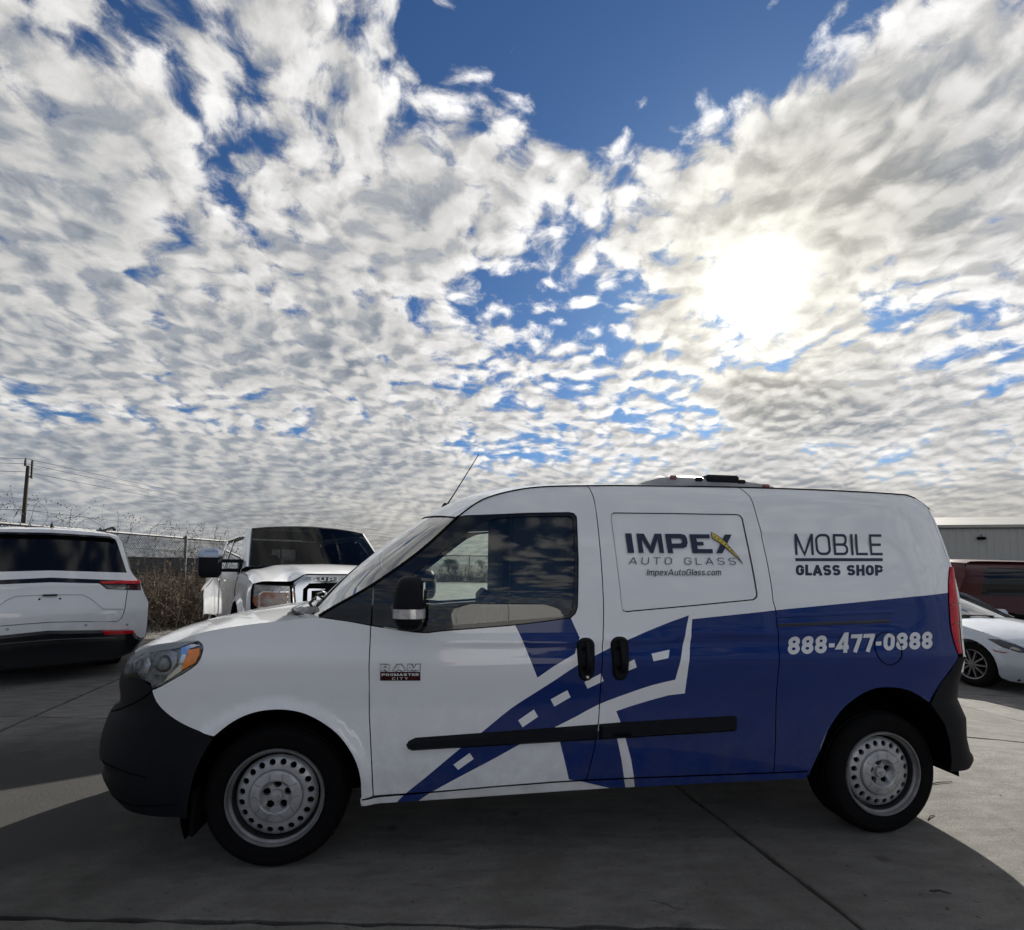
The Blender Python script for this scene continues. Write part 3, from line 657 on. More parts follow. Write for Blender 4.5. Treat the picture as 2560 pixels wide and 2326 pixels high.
TAILX=[(.94,3.563),(.965,3.559),(1.075,3.5455),(1.193,3.5535),(1.292,3.5715),(1.375,3.603),(1.444,3.642)]
def wheel(parent,x,y,far=False,r=.322,hub=True,steel=True,m=None):
    w=thing_child('wheel',parent); sgn=-1
    mb=MB(); prof=[(.200,.17),(.217,.185),(.235,.205),(.275,.215),(.300,.212),(r-.010,.200),(r-.003,.190)]
    for i in range(4):
        a=.178-.036*i; prof+=[(r,a),(r,a-.022),(r-.007,a-.024),(r-.007,a-.034)]
    prof+=[(r-.003,.025),(r-.010,.012),(.300,.001),(.285,-.0035),(.281,-.0015),(.262,-.004),(.240,-.001),(.226,.006),(.219,.012),(.205,.02)]
    mb.lathe(prof,n=72)
    t=mb.build('tyre',M_black,w,sharp=40)
    # wheel disc: real holes
    circ=lambda cx,cz,rr,n: [(cx+rr*math.cos(2*PI*k/n),cz+rr*math.sin(2*PI*k/n)) for k in range(n)]
    DEP=[(0,.014),(.024,.016),(.027,.020),(.029,.034),(.052,.037),(.064,.026),(.071,.009),(.078,.005),(.112,.009),(.1165,.012),(.1195,.026),(.123,.022),(.140,.022),(.165,.027),(.178,.036),(.184,.046)]
    def dep(rr):
        for (a,b),(c,d) in zip(DEP,DEP[1:]):
            if rr<=c: return b+(d-b)*(rr-a)/(c-a)
        return DEP[-1][1]
    holes=[circ(.155*math.cos(2*PI*(k+.5)/20),.155*math.sin(2*PI*(k+.5)/20),.0148,12) for k in range(20)]
    nuts=[circ(.050*math.cos(R(90-18+72*k+18)),.050*math.sin(R(90-18+72*k+18)),.0175,14) for k in range(5)]
    rings=[circ(0,0,rr,48) for rr in (.024,.027,.029,.052,.064,.071,.078,.112,.1165,.1195,.123,.140,.172,.179)]
    v2,tri=cdt_patch([circ(0,0,.184,60)]+holes+nuts,.02,rings)
    mb=MB(); mb.add([(a,dep(math.hypot(a,b)),b) for a,b in v2],tri)
    for l,dd in [(h,.012) for h in holes]+[(n_,.02) for n_ in nuts]:
        n=len(l); mb.add([(a,dep(math.hypot(a,b)),b) for a,b in l]+[(a,dep(math.hypot(a,b))+dd,b) for a,b in l],[(i,(i+1)%n,n+(i+1)%n,n+i) for i in range(n)])
    mb.build('wheel_disc',M_silver,w,sharp=30)
    mb=MB().lathe([(.222,.012),(.2225,.002),(.219,-.003),(.214,-.003),(.2105,.003),(.2085,.014),(.204,.017),(.201,.019),(.1985,.024)],n=72)
    mb.build('rim',mat('rim_flange_grey',(.26,.26,.265),.45,metal=.5,var=.45,vscale=12),w,sharp=40); MB().lathe([(.1985,.024),(.196,.05),(.196,.12),(.20,.18)],n=48).build('rim_barrel',mat('rim_barrel_dark',(.03,.03,.032),.6,var=.3),w)
    mb=MB().lathe([(0,.07),(.14,.07),(.186,.08)],n=32); mb.build('brake_drum',M_void,w)
    # ram-head emblem on the hub
    mb=MB()
    for s_ in (-1,1): mb.tube([(s_*.003,.0125,-.011),(s_*.005,.0115,-.002),(s_*.011,.0115,.006),(s_*.014,.0125,.001),(s_*.012,.0135,-.004)],[.003,.0032,.003,.0026,.0018],6)
    mb.tube([(0,.0125,-.012),(0,.0115,.004)],.0032,6)
    mb.build('emblem',M_silver,w)
    for k in range(5):
        a=R(90-18+72*k+18); MB().lathe([(0,.046),(.009,.046),(.010,.05),(.010,.07)],c=(.05*math.cos(a),0,.05*math.sin(a)),n=6).build('wheel_nut',M_void,w)
        a2=a+R(36); cx_,cz_=.112*math.cos(a2),.112*math.sin(a2); pts=[]
        for q in range(25):
            b=2*PI*q/24; px_,pz_=cx_+.040*math.cos(b),cz_+.040*math.sin(b)
            if math.hypot(px_,pz_)<.1135: pts.append((math.atan2(pz_-cz_*.0,px_),px_,pz_,b))
        pts=sorted(pts,key=lambda p:((p[3]-a2)%(2*PI)))
        MB().tube([(p[1],dep(math.hypot(p[1],p[2]))-.0002,p[2]) for p in pts],.0011,4).build('hub_cap_crease',mat('crease_dark',(.05,.05,.05),.6),w)
    w.location=(x,y,r-.004)
    if far: w.rotation_euler=(0,0,PI)
    return w
def build_van():
    root=thing('cargo_van',(0,0,0),0,'white and blue cargo van lettered IMPEX AUTO GLASS in the foreground','van')
    for far in (False,True): van_side(root,far)
    wheel(root,0.0,.045); wheel(root,XW,.055); wheel(root,0.0,2*YC-.045,True); wheel(root,XW,2*YC-.055,True)
    # hood
    tops=[(x,S(x,z)) for x,z in smoothline(HOODE,.04)]+[(x,S(x,z)) for x,z in ((-.455,1.038),(-.52,1.027),(-.577,1.014),(-.64,.995))]
    front=[(-.690,.155),(-.735,.235),(-.790,.37),(-.830,.53),(-.853,.72),(-.860,YC)]
    half=tops+front; outl=half+[(x,2*YC-y) for x,y in half[::-1][1:]]
    v2,tri=cdt_patch([resample(outl,.05)],.05); mb=MB(); mb.add([(x,y,hoodz(x,y)) for x,y in v2],tri)
    l=resample(outl,.05); n=len(l); mb.add([(x,y,hoodz(x,y)) for x,y in l]+[(x+.01,y,hoodz(x,y)-.03) for x,y in l],[(i,(i+1)%n,n+(i+1)%n,n+i) for i in range(n)])
    mb.build('hood',M_white,root,sharp=45)
    # front bumper and grille shell, both halves
    def plan(z,xs,n=22,flat=.0):
        P_=interp(PZ,z); xf=interp(FX,z)
        fr=[]
        for i in range(n+1):
            a=i/n*PI/2; u=math.sin(a)**(2/3.); v=math.cos(a)**(2/3.); fr.append((-.25+(xf+.25)*u,P_+(YC-P_)*(1-v)))
        if xs<-.25:
            fr=[p for p in fr if p[0]<xs-.004]; fr=[(xs,S(xs,z))]+fr
        elif xs>-.25: fr=[(xs,S(xs,z))]+fr
        # even spacing along the curve
        d=[0]
        for a,b in zip(fr,fr[1:]): d.append(d[-1]+math.dist(a,b))
        out=[]
        for k in range(n+1):
            t=d[-1]*k/n; i=0
            while i<len(d)-2 and d[i+1]<t: i+=1
            q=(t-d[i])/max(1e-9,d[i+1]-d[i]); out.append((fr[i][0]+(fr[i+1][0]-fr[i][0])*q,fr[i][1]+(fr[i+1][1]-fr[i][1])*q))
        return out
    edge=[(.262,-.358),(.30,-.353),(.36,-.345),(.44,-.332),(.54,-.297),(.622,-.256),(.645,-.33),(.68,-.408),(.724,-.475),(.77,-.522),(.80,-.538)]
    def shell(name,zs,m,off,top=None):
        mb=MB(); rows=[]
        for z in zs:
            xs=interp(edge,z); pl=plan(z,xs); o=off(z) if callable(off) else off
            rows.append([(x-o*(1 if i>4 else 0),y,z) for i,(x,y) in enumerate(pl)])
        full=[r+[(x,2*YC-y,z) for x,y,z in r[::-1][1:]] for r in rows]; mb.grid(full); return mb.build(name,m,root,sharp=50)
    bc=ARCH_FB[::-1]+BUMP_F[::-1][1:]; bc=smoothline(bc,.5)
    dl=[0.]
    for a,b in zip(bc,bc[1:]): dl.append(dl[-1]+math.dist(a,b))
    def bat(s_):
        t=s_*dl[-1]; q=0
        while q<len(dl)-2 and dl[q+1]<t: q+=1
        w_=(t-dl[q])/max(1e-9,dl[q+1]-dl[q]); return bc[q][0]+(bc[q+1][0]-bc[q][0])*w_,bc[q][1]+(bc[q+1][1]-bc[q][1])*w_
    mb=MB(); rows=[]; NR=22; NC=26
    for k in range(NR+1):
        s_=k/NR; xb,zb=bat(s_); ze=.262+(.672-.262)*s_; row=[]
        for c in range(NC+1):
            t=c/NC; z=zb+(ze-zb)*(1-(1-min(1,t/.62))**1.8); pl=plan(z,xb,NC); x,y=pl[c]
            if .30<t<.95 and .395<z<.450: x+=.016*sstep(.30,.45,t); y+=.006
            if z<.30: x+=.02*(.30-z)/.04*t
            row.append((x,y,z))
        rows.append(row)
    rows.append([(x+.035,y+.03,z+.006) for x,y,z in rows[-1]])
    full=[r+[(x,2*YC-y,z) for x,y,z in r[::-1][1:]] for r in rows]; mb.grid(full); mb.add([(x,y,z) for x,y,z in full[0]]+[(x+.12,min(max(y,.12),1.71),z+.03) for x,y,z in full[0]],[(i,i+1,len(full[0])+i+1,len(full[0])+i) for i in range(len(full[0])-1)])
    mb.build('front_bumper',M_plastic,root,sharp=40)
    for far in (0,1):
        for ln,rr in (([(-.80,.470),(-.72,.466),(-.62,.452),(-.54,.440)],.0028),([(-.76,.318),(-.66,.306),(-.52,.312),(-.40,.330)],.0026),([(-.545,.815),(-.60,.775),(-.68,.735),(-.76,.700),(-.82,.678)],.0035)):
            mb=MB().tube([(x,S(x,z)-.0005,z) for x,z in smoothline(ln,.03)],rr,5)
            if far: mb.v=flip(mb.v)
            mb.build('bumper_crease',M_void,root)
        mb=MB().box((-.345,.12,.27),(.02,.20,.20),.005)
        if far: mb.v=flip(mb.v)
        mb.build('mud_flap',M_black,root)
    mb=MB(); rows=[]
    for z in (.64,.68,.72,.76,.80,.83,.858,.88,.91):
        xs=-.50 if z<.80 else -.50-(z-.80)*1.9; pl=plan(z,xs)
        rows.append([(x+.012,y+.006,z) for x,y in pl])
    full=[r+[(x,2*YC-y,z) for x,y,z in r[::-1][1:]] for r in rows]; mb.grid(full); mb.build('grille_panel',M_plastic,root,sharp=40)
    mb=MB()
    for z in (.745,.775,.805,.835): mb.tube([(x-.006,y,z) for x,y in plan(z,-.50)[16:]]+[(x-.006,2*YC-y,z) for x,y in plan(z,-.50)[16:][::-1][1:]],.006,5)
    mb.build('grille_slat',M_blackgloss,root)
    # roof
    rows=[]; NX=60
    for i in range(NX+1):
        u_=i/NX; xe=.813+(3.645-.813)*u_; xc=.600+(3.660-.600)*u_
        ze=interp(DT2,xe) if xe<3.489 else 1.866-.10*((xe-3.489)/.156)**2
        yl=S(min(xe,3.6),ze); zc=interp(ROOFC,xc); row=[]
        for k in range(15):
            t=k/14; q=t**1.35; row.append((xe+(xc-xe)*(1-(1-q)**2.2),yl+(YC-yl)*q,ze+(zc-ze)*(1-(1-q)**3.2)))
        rows.append(row+[(a,2*YC-b,c) for a,b,c in row[::-1][1:]])
    mb=MB().grid(rows); roof=mb.build('roof',M_white,root,sharp=40)
    for far in (0,1):
        pts=[(x,S(x,z)-.001,z+.001) for x,z in DITCH]+[(3.545,S(3.545,1.85),1.849)]
        if far: pts=flip(pts)
        MB().tube(pts,.0045,6).build('roof_ditch_strip',M_black,root)
    # windscreen
    rows=[]
    for i in range(17):
        t=i/16; el=interp(WSX,t); ez=interp(WSZ,t); cx_=interp(WCX,t); cz_=interp(WCZ,t); ye=S(el,min(ez,1.66))+.012; row=[]
        for k in range(-10,11):
            s_=k/10; q=1-abs(s_)**2.2; row.append((el+(cx_-el)*q,YC+s_*(YC-ye),ez+(cz_-ez)*q))
        rows.append(row)
    MB().grid(rows).build('windscreen',M_ws,root)
    # header band and pillar rubber
    for far in (0,1):
        pts=[(a+.004,S(a,b)+.006,b+.004) for a,b in smoothline(WS_E,.05)]
        if far: pts=flip(pts)
        MB().tube(pts,.008,6).build('windscreen_seal',M_black,root)
    MB().tube(rows[-1],.006,5).build('header_seal',M_black,root)
    # cowl and wipers
    mb=MB(); rws=[]
    for k in range(-10,11):
        s_=k/10; y=YC+s_*.80; q=1-abs(s_)**2.2; x0=.165-.20*q; rws.append([(x0-.10,y,hoodz(min(.16,x0-.10),y)+.002),(x0-.03,y,hoodz(min(.16,x0-.03),y)-.012),(x0+.06,y,1.135)])
    mb.grid(rws).build('cowl',M_plastic,root)
    MB().tube([(.105,.22,1.158),(.03,.42,1.185),(-.02,.75,1.20)],.008,6).build('wiper_arm',M_black,root); MB().tube([(.15,.30,1.20),(.02,.60,1.225),(-.03,.95,1.215)],.006,5).build('wiper_blade',M_black,root)
    mb=MB(); rn=random.Random(4); rws=[]
    for a_ in range(7): rws.append([(-.02+.024*a_+rn.uniform(-.006,.006),.20+.022*b_+rn.uniform(-.006,.006),1.140+.03*math.sin(a_*1.1+b_)*rn.uniform(.3,1)+.004*a_) for b_ in range(7)])
    mb.grid(rws).build('torn_cowl_cover',mat('torn_cowl_grey',(.30,.30,.28),.5,col2=(.05,.05,.05),vscale=22),root,sharp=20)
    # rear end
    rows=[]
    for i in range(22):
        t=i/21; z=.86+(1.862-.86)*t
        xe=interp(REX,z); row=[]
        y0=S(min(xe,3.64),z)
        for k in range(15):
            a=k/14*PI/2; row.append((xe+(.10 if z<1.6 else .10-.30*(z-1.6)**2)*math.sin(a)**.8,y0+(YC-y0)*(1-math.cos(a)**.9),z))
        rows.append(row+[(a,2*YC-b,c) for a,b,c in row[::-1][1:]])
    mb=MB().grid(rows); mb.build('rear_doors',[M_white],root,sharp=40)
    # rear bumper
    rows=[]
    def rx(z): return interp(RBX,z)
    for z in (.345,.365,.380,.395,.42,.50,.60,.70,.80,.88,.945):
        xs=interp(RBE,z); y0=S(xs,min(z,.9)); row=[]
        for k in range(20):
            a=k/19*PI/2; u=math.sin(a)**(2/2.6); v=math.cos(a)**(2/2.6); row.append((xs+(rx(z)-xs)*u,y0-.004+(YC-y0)*(1-v),z))
        rows.append(row+[(a,2*YC-b,c) for a,b,c in row[::-1][1:]])
    rows.append([(x-.06,min(max(y,.1),1.73),z) for x,y,z in rows[-1]])
    MB().grid(rows).build('rear_bumper',M_plastic,root,sharp=40)
    # floor pan and inner shell
    mb=MB(); mb.box((1.55,YC,.36),(3.9,1.40,.16)); mb.box((-.55,YC,.50),(.50,1.2,.40)); mb.box((2.0,YC,.235),(.5,.5,.10),.03); mb.tube([(1.2,.62,.23),(3.1,.62,.24),(3.6,.55,.27)],.03,8); mb.tube([(XW,.2,.31),(XW,1.63,.31)],.04,8); mb.tube([(0,.2,.29),(0,1.63,.29)],.035,8)
    mb.build('underbody',M_void,root,smooth=False)
    for far in (False,True):
        spatch('inner_shell',[[(.46,.34),(2.55,.34),(2.62,.62),(2.80,.80),(3.45,.86),(3.54,1.1),(3.60,1.60),(3.42,1.82),(1.60,1.82),(1.50,1.13),(1.40,1.13),(1.1,1.09),(.46,1.05)]],.08,M_void,root,off=.035,far=far,lip=0,gap=0)
    mb=MB().box((1.10,YC,1.18),(.03,1.36,1.15),.01); mb.box((1.09,.30,1.2),(.05,.10,1.0),.02); mb.build('bulkhead',M_interior,root)
    mb=MB(); rws=[]
    for k in range(13):
        y=.16+1.51*k/12; b=.03*math.sin(PI*k/12); rws.append([(-.02,y,.98),(-.0,y,1.085+b),(.15,y,1.10+b),(.30,y,1.10+b*.6),(.40,y,1.03),(.42,y,.80)])
    mb.grid(rws); mb.box((.37,.52,1.10),(.16,.34,.10),.03); mb.build('dashboard',M_interior,root)
    mb=MB(); c=Vector((.55,.50,1.02)); ax=Vector((math.cos(R(28)),0,math.sin(R(28)))); u=Vector((0,1,0)); w_=ax.cross(u)
    mb.tube([c+u*.185*math.cos(2*PI*k/28)+w_*.185*math.sin(2*PI*k/28) for k in range(28)],.015,8,closed=True)
    for a in (90,210,330): mb.tube([c-ax*.03,c+(u*math.cos(R(a))+w_*math.sin(R(a)))*.18],.012,6)
    mb.tube([c-ax*.25,c],.03,8); mb.build('steering_wheel',M_interior,root)
    for yy in (.50,1.33):
        mb=MB().box((.86,yy,.70),(.50,.46,.16),.05); mb.box((1.04,yy,.98),(.10,.44,.50),.04); mb.build('seat',M_interior,root)
    for yy in (.26,2*YC-.26): MB().box((1.32,yy,1.32),(.44,.02,.80),.005).build('cargo_lining',M_interior,root)
    # antenna
    mb=MB(); mb.lathe([(.030,0.),(.026,.014),(.016,.030),(.008,.040),(0,.042)],'z',(.744,YC,1.772),20); an=mb.build('antenna',M_black,root)
    MB().tube([(.752,YC,1.795),(.80,YC,1.872),(.959,YC,2.146)],[.006,.0042,.0030],6).build('antenna_mast',M_black,an)
    # low housing on the roof with marker lamps and a dark lid
    mb=MB(); prof=[(1.93,1.925),(1.99,1.960),(2.08,1.998),(2.125,2.006),(2.142,1.996),(2.16,2.008),(2.30,2.010),(2.50,2.006),(2.64,1.996),(2.78,1.975),(2.85,1.955),(2.90,1.92)]
    rws=[]
    for k in range(9):
        s_=-1+2*k/8; y=YC+.34*s_; sq=(1-abs(s_)**9*.30); rws.append([(x,y,1.915+(z-1.915)*sq) for x,z in prof])
    mb.grid(rws); n=len(prof); mb.add(rws[0]+[(x,rws[0][0][1],1.90) for x,z in prof],[(i,i+1,n+i+1,n+i) for i in range(n-1)]); mb.add(rws[-1]+[(x,rws[-1][0][1],1.90) for x,z in prof],[(i,i+1,n+i+1,n+i) for i in range(n-1)])
    hs=mb.build('roof_vent_housing',mat('shaded_housing_grey',(.34,.345,.35),.55,var=.3,vscale=9),root,sharp=30)  # grey of its shaded side put into the white housing's colour
    MB().box((2.50,YC-.30,1.982),(.22,.12,.046),.012).build('vent_lid',M_plastic,hs); MB().box((2.63,YC-.32,1.968),(.06,.06,.026),.008).build('vent_hinge',M_plastic,hs); MB().box((2.34,YC-.345,1.972),(.05,.03,.026),.008).build('cable_gland',M_plastic,hs)
    for x,z in ((2.17,1.978),(2.80,1.945)): MB().box((x,YC-.345,z),(.050,.02,.026),.009).build('marker_lamp',mat('dark_amber_lamp',(.16,.02,.01),.25,coat=1.,var=.3),hs)
    # slide rail, fuel flap
    raised('slide_rail_cover',[(2.500,1.152),(3.200,1.178),(3.203,1.196),(2.500,1.170)],.004,.003,M_blue,root); raised('slide_rail',[(2.508,1.104),(3.165,1.129),(3.172,1.136),(3.168,1.146),(2.508,1.122)],.004,.003,M_blackgloss,root)
    ring=[Pt(3.124+.078*math.cos(2*PI*k/40),.995+.085*math.sin(2*PI*k/40),.0014) for k in range(40)]
    MB().tube(ring,.0022,5,closed=True).build('fuel_flap_gap',M_void,root)
    # lettering and badges
    T=lambda nm,txt,t,q,m,**k: text_mesh(nm,txt,t,q,Pt,m,root,**k)
    for key,loops in IMPEX.items():
        v2,tri=cdt_patch([list(l) for l in loops],None); ly={'sw_out':.0016,'sw_in':.0022}.get(key,.0028 if key.startswith('sd') else .0012)
        meshobj('lettering',[Pt(x,z,ly) for x,z in v2],tri,{'sw_in':M_yellow}.get(key,M_navy),root,smooth=False)
    T('lettering','AUTO GLASS',.095,((1.705,1.424),(1.715,1.461),(2.306,1.431),(2.305,1.468)),M_navy,gap=.46)
    T('lettering','ImpexAutoGlass.com',.13,((1.798,1.367),(1.801,1.400),(2.215,1.373),(2.217,1.406)),M_navy,gap=.13,slant=.18)
    T('lettering','MOBILE',.12,((2.669,1.490),(2.685,1.610),(3.206,1.498),(3.223,1.619)),M_navy,gap=.13)
    T('lettering','GLASS',.275,((2.648,1.377),(2.659,1.437),(2.915,1.3805),(2.927,1.4405)),M_navy,gap=.10,thin=.85); T('lettering','SHOP',.275,((2.953,1.381),(2.966,1.441),(3.176,1.384),(3.191,1.444)),M_navy,gap=.10,thin=.85)
    meshobj('lettering_bar',[Pt(a+(c-a)*t,b+(d-b)*t,.0012) for t in [k/8 for k in range(9)] for a,b,c,d in ((2.665,1.473,3.200,1.482),(2.662,1.456,3.196,1.465))],[(2*k,2*k+2,2*k+3,2*k+1) for k in range(8)],M_navy,root)
    T('phone_number','888-477-0888',.255,((2.534,.965),(2.540,1.058),(3.410,.992),(3.416,1.085)),M_whitevinyl,gap=.10,slant=.20,thin=.85)
    bd=raised('model_badge',[(.464,.899),(.651,.897),(.652,.855),(.465,.857)],.004,.002,mat('badge_dark_red',(.075,.006,.008),.3,spec=.1,coat=.5,col2=(.012,.004,.005),vscale=30),root,step=.2)
    PB=lambda x,z,l: Pt(x,z,l+.004)
    text_mesh('badge_lettering','PROMASTER',.24,((.472,.8805),(.472,.8925),(.645,.879),(.645,.891)),PB,M_badge,bd,gap=.14); text_mesh('badge_lettering','CITY',.16,((.521,.8615),(.521,.8735),(.594,.861),(.594,.873)),PB,M_badge,bd,gap=.45)
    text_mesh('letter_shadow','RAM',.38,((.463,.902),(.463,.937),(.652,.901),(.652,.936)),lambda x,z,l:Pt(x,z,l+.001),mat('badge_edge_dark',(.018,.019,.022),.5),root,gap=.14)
    rb=text_mesh('maker_lettering','RAM',.30,((.465,.905),(.465,.934),(.650,.904),(.650,.933)),lambda x,z,l:Pt(x,z,l+.004),M_badge,root,gap=.20)
    return root
DT2=[(.813,1.653),(.941,1.749),(1.106,1.806),(1.276,1.835),(1.519,1.850),(1.728,1.859),(2.05,1.867),(2.411,1.874),(2.7,1.876),(2.947,1.876),(3.287,1.871),(3.489,1.866)]
WSX=[(0,.165),(.1,.225),(.36,.412),(.68,.630),(1.,.813)]; WSZ=[(0,1.151),(.1,1.190),(.36,1.305),(.68,1.473),(1.,1.653)]
WCX=[(0,-.055),(.36,.185),(.68,.42),(1.,.600)]; WCZ=[(0,1.118),(.36,1.365),(.68,1.560),(1.,1.690)]
REX=[(.3,3.56),(.7,3.56),(.96,3.60),(1.2,3.635),(1.444,3.642),(1.58,3.638),(1.663,3.632),(1.749,3.618),(1.809,3.592),(1.848,3.546),(1.87,3.48)]
RBX=[(.34,3.84),(.38,3.875),(.40,3.86),(.42,3.83),(.6,3.83),(.8,3.80),(.945,3.76)]
RBE=[(.345,3.455),(.38,3.461),(.467,3.457),(.559,3.441),(.655,3.403),(.705,3.365),(.819,3.449),(.934,3.555),(.96,3.57)]
IMPEX={'I':[[(1.7036,1.5885),(1.7381,1.5894),(1.7425,1.4845),(1.708,1.4839)]],'M':[[(1.7655,1.5893),(1.8069,1.5895),(1.8364,1.5232),(1.8676,1.5909),(1.9056,1.5914),(1.908,1.4868),(1.8835,1.4864),(1.8805,1.5606),(1.8478,1.4857),(1.8328,1.4855),(1.7909,1.5587),(1.7947,1.4855),(1.7686,1.485)]],'P':[[(1.9258,1.5912),(2.0148,1.5932),(2.0373,1.5882),(2.0469,1.5717),(2.0477,1.5459),(2.0393,1.5236),(2.0192,1.5152),(1.957,1.5139),(1.959,1.4874),(1.9299,1.4869)],[(1.9575,1.5668),(2.0061,1.5678),(2.016,1.5636),(2.0174,1.5489),(2.0088,1.5406),(1.9582,1.5385)]],'E':[[(2.0648,1.5926),(2.1795,1.5945),(2.1793,1.5721),(2.1007,1.5703),(2.1014,1.5514),(2.1371,1.5522),(2.1376,1.5322),(2.0997,1.5315),(2.1,1.512),(2.1842,1.5136),(2.1831,1.4908),(2.0676,1.4887)]],'X':[[(2.2697,1.5954),(2.3092,1.5964),(2.2374,1.4918),(2.2017,1.4912)]],'sw_out':[[(2.1905,1.6094),(2.1912,1.5712),(2.2157,1.5591),(2.256,1.5265),(2.2974,1.4867),(2.3481,1.4297),(2.3255,1.4765),(2.2961,1.5154),(2.2626,1.5593),(2.2275,1.5885)]],'sw_in':[[(2.1937,1.6042),(2.1948,1.5743),(2.217,1.5628),(2.2584,1.5302),(2.3002,1.49),(2.3263,1.4611),(2.3221,1.4746),(2.2931,1.5132),(2.2606,1.5563),(2.2263,1.5854)]],'sd0':[[(2.2018,1.5834),(2.2103,1.5828),(2.2124,1.5776),(2.2038,1.5778)]],'sd1':[[(2.2216,1.5711),(2.2302,1.5706),(2.2322,1.5654),(2.2236,1.5656)]],'sd2':[[(2.2397,1.5581),(2.2483,1.5575),(2.2503,1.5524),(2.2417,1.5526)]],'sd3':[[(2.2575,1.5428),(2.266,1.5423),(2.268,1.5371),(2.2595,1.5373)]],'sd4':[[(2.274,1.5269),(2.2825,1.5263),(2.2845,1.5211),(2.2759,1.5213)]],'sd5':[[(2.2899,1.5101),(2.2984,1.5096),(2.3004,1.5044),(2.2918,1.5046)]]}
# ------------------------------------------------------------------ ground
def concrete(name,a,b,seed):
    m=bpy.data.materials.new(name); m.use_nodes=True; nt=m.node_tree; N=nt.nodes; L=nt.links; bs=N['Principled BSDF']; bs.inputs['Roughness'].default_value=.88; bs.inputs['Specular IOR Level'].default_value=.35
    g=N.new('ShaderNodeNewGeometry'); vec=g.outputs['Position']
    def nz(s,d,r=.6,dist=0.,sc=None):
        v=vec
        if sc:
            mp=N.new('ShaderNodeMapping'); L.new(vec,mp.inputs[0]); mp.inputs['Scale'].default_value=sc; mp.inputs['Rotation'].default_value=(0,0,.12); v=mp.outputs[0]
        n=N.new('ShaderNodeTexNoise'); L.new(v,n.inputs['Vector']); n.inputs['Scale'].default_value=s; n.inputs['Detail'].default_value=d; n.inputs['Roughness'].default_value=r; n.inputs['Distortion'].default_value=dist; return n.outputs['Fac']
    def ramp(v,p,q,c=0.,d=1.):
        n=N.new('ShaderNodeMapRange'); L.new(v,n.inputs[0]); n.inputs[1].default_value=p; n.inputs[2].default_value=q; n.inputs[3].default_value=c; n.inputs[4].default_value=d; return n.outputs[0]
    def mix(f,c,d,mode='MIX'):
        n=N.new('ShaderNodeMix'); n.data_type='RGBA'; n.blend_type=mode
        if isinstance(f,float): n.inputs[0].default_value=f
        else: L.new(f,n.inputs[0])
        for s,x in ((6,c),(7,d)):
            if isinstance(x,tuple): n.inputs[s].default_value=x+(1,)
            else: L.new(x,n.inputs[s])
        return n.outputs[2]
    col=mix(ramp(nz(.55,4),.3,.7),a,b)
    col=mix(ramp(nz(3.2,6,.68,.3,(1,3.5,1)),.40,.64,0,.9),col,tuple(x*.56 for x in b))
    col=mix(ramp(nz(1.3,5,.7,.6),.50,.68,0,.75),col,(.085,.079,.070))          # old oil and tyre grime
    col=mix(ramp(nz(150,3,.7),.36,.62,0,.75),col,tuple(x*.48 for x in a))
    col=mix(ramp(nz(420,1),.70,.76,0,.8),col,(.42,.40,.37))                     # pale aggregate grains
    col=mix(ramp(nz(30,4,.75),.60,.68,0,.8),col,(.05,.047,.043))               # pits
    # oil drips and hairline cracks
    vo=N.new('ShaderNodeTexVoronoi'); vo.voronoi_dimensions='2D'; L.new(vec,vo.inputs['Vector']); vo.inputs['Scale'].default_value=1.7
    ad=N.new('ShaderNodeMath'); ad.operation='MULTIPLY_ADD'; L.new(nz(22,4,.7),ad.inputs[0]); ad.inputs[1].default_value=.10; L.new(vo.outputs['Distance'],ad.inputs[2])
    sg=N.new('ShaderNodeSeparateColor'); L.new(vo.outputs['Color'],sg.inputs[0]); gm=N.new('ShaderNodeMath'); gm.operation='MULTIPLY'; L.new(ramp(ad.outputs[0],.13,.075,0,.6),gm.inputs[0]); L.new(ramp(sg.outputs[0],.74,.80),gm.inputs[1])
    col=mix(gm.outputs[0],col,(.045,.042,.038))
    wv=N.new('ShaderNodeTexNoise'); L.new(vec,wv.inputs['Vector']); wv.inputs['Scale'].default_value=3.; wv.inputs['Detail'].default_value=5
    wm=N.new('ShaderNodeVectorMath'); wm.operation='MULTIPLY_ADD'; L.new(wv.outputs['Color'],wm.inputs[0]); wm.inputs[1].default_value=(.5,.5,0); L.new(vec,wm.inputs[2])
    vc=N.new('ShaderNodeTexVoronoi'); vc.voronoi_dimensions='2D'; vc.feature='DISTANCE_TO_EDGE'; L.new(wm.outputs[0],vc.inputs['Vector']); vc.inputs['Scale'].default_value=.42
    ck=N.new('ShaderNodeMath'); ck.operation='MULTIPLY'; L.new(ramp(vc.outputs['Distance'],.006,.001,0,.75),ck.inputs[0]); L.new(ramp(nz(.8,2),.70,.75),ck.inputs[1])
    col=mix(ck.outputs[0],col,(.03,.028,.026))
    # shade painted into the concrete: noise-edged dark patch in front of the pickup
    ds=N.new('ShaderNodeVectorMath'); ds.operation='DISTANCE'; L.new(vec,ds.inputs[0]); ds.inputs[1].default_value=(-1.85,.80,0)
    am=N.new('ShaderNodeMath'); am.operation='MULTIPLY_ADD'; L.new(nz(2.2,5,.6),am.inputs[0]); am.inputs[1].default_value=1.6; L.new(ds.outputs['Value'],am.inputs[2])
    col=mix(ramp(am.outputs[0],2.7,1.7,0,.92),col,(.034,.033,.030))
    L.new(col,bs.inputs['Base Color'])
    add=N.new('ShaderNodeMath'); add.operation='ADD'; L.new(nz(45,6,.7),add.inputs[0]); L.new(nz(260,2),add.inputs[1])
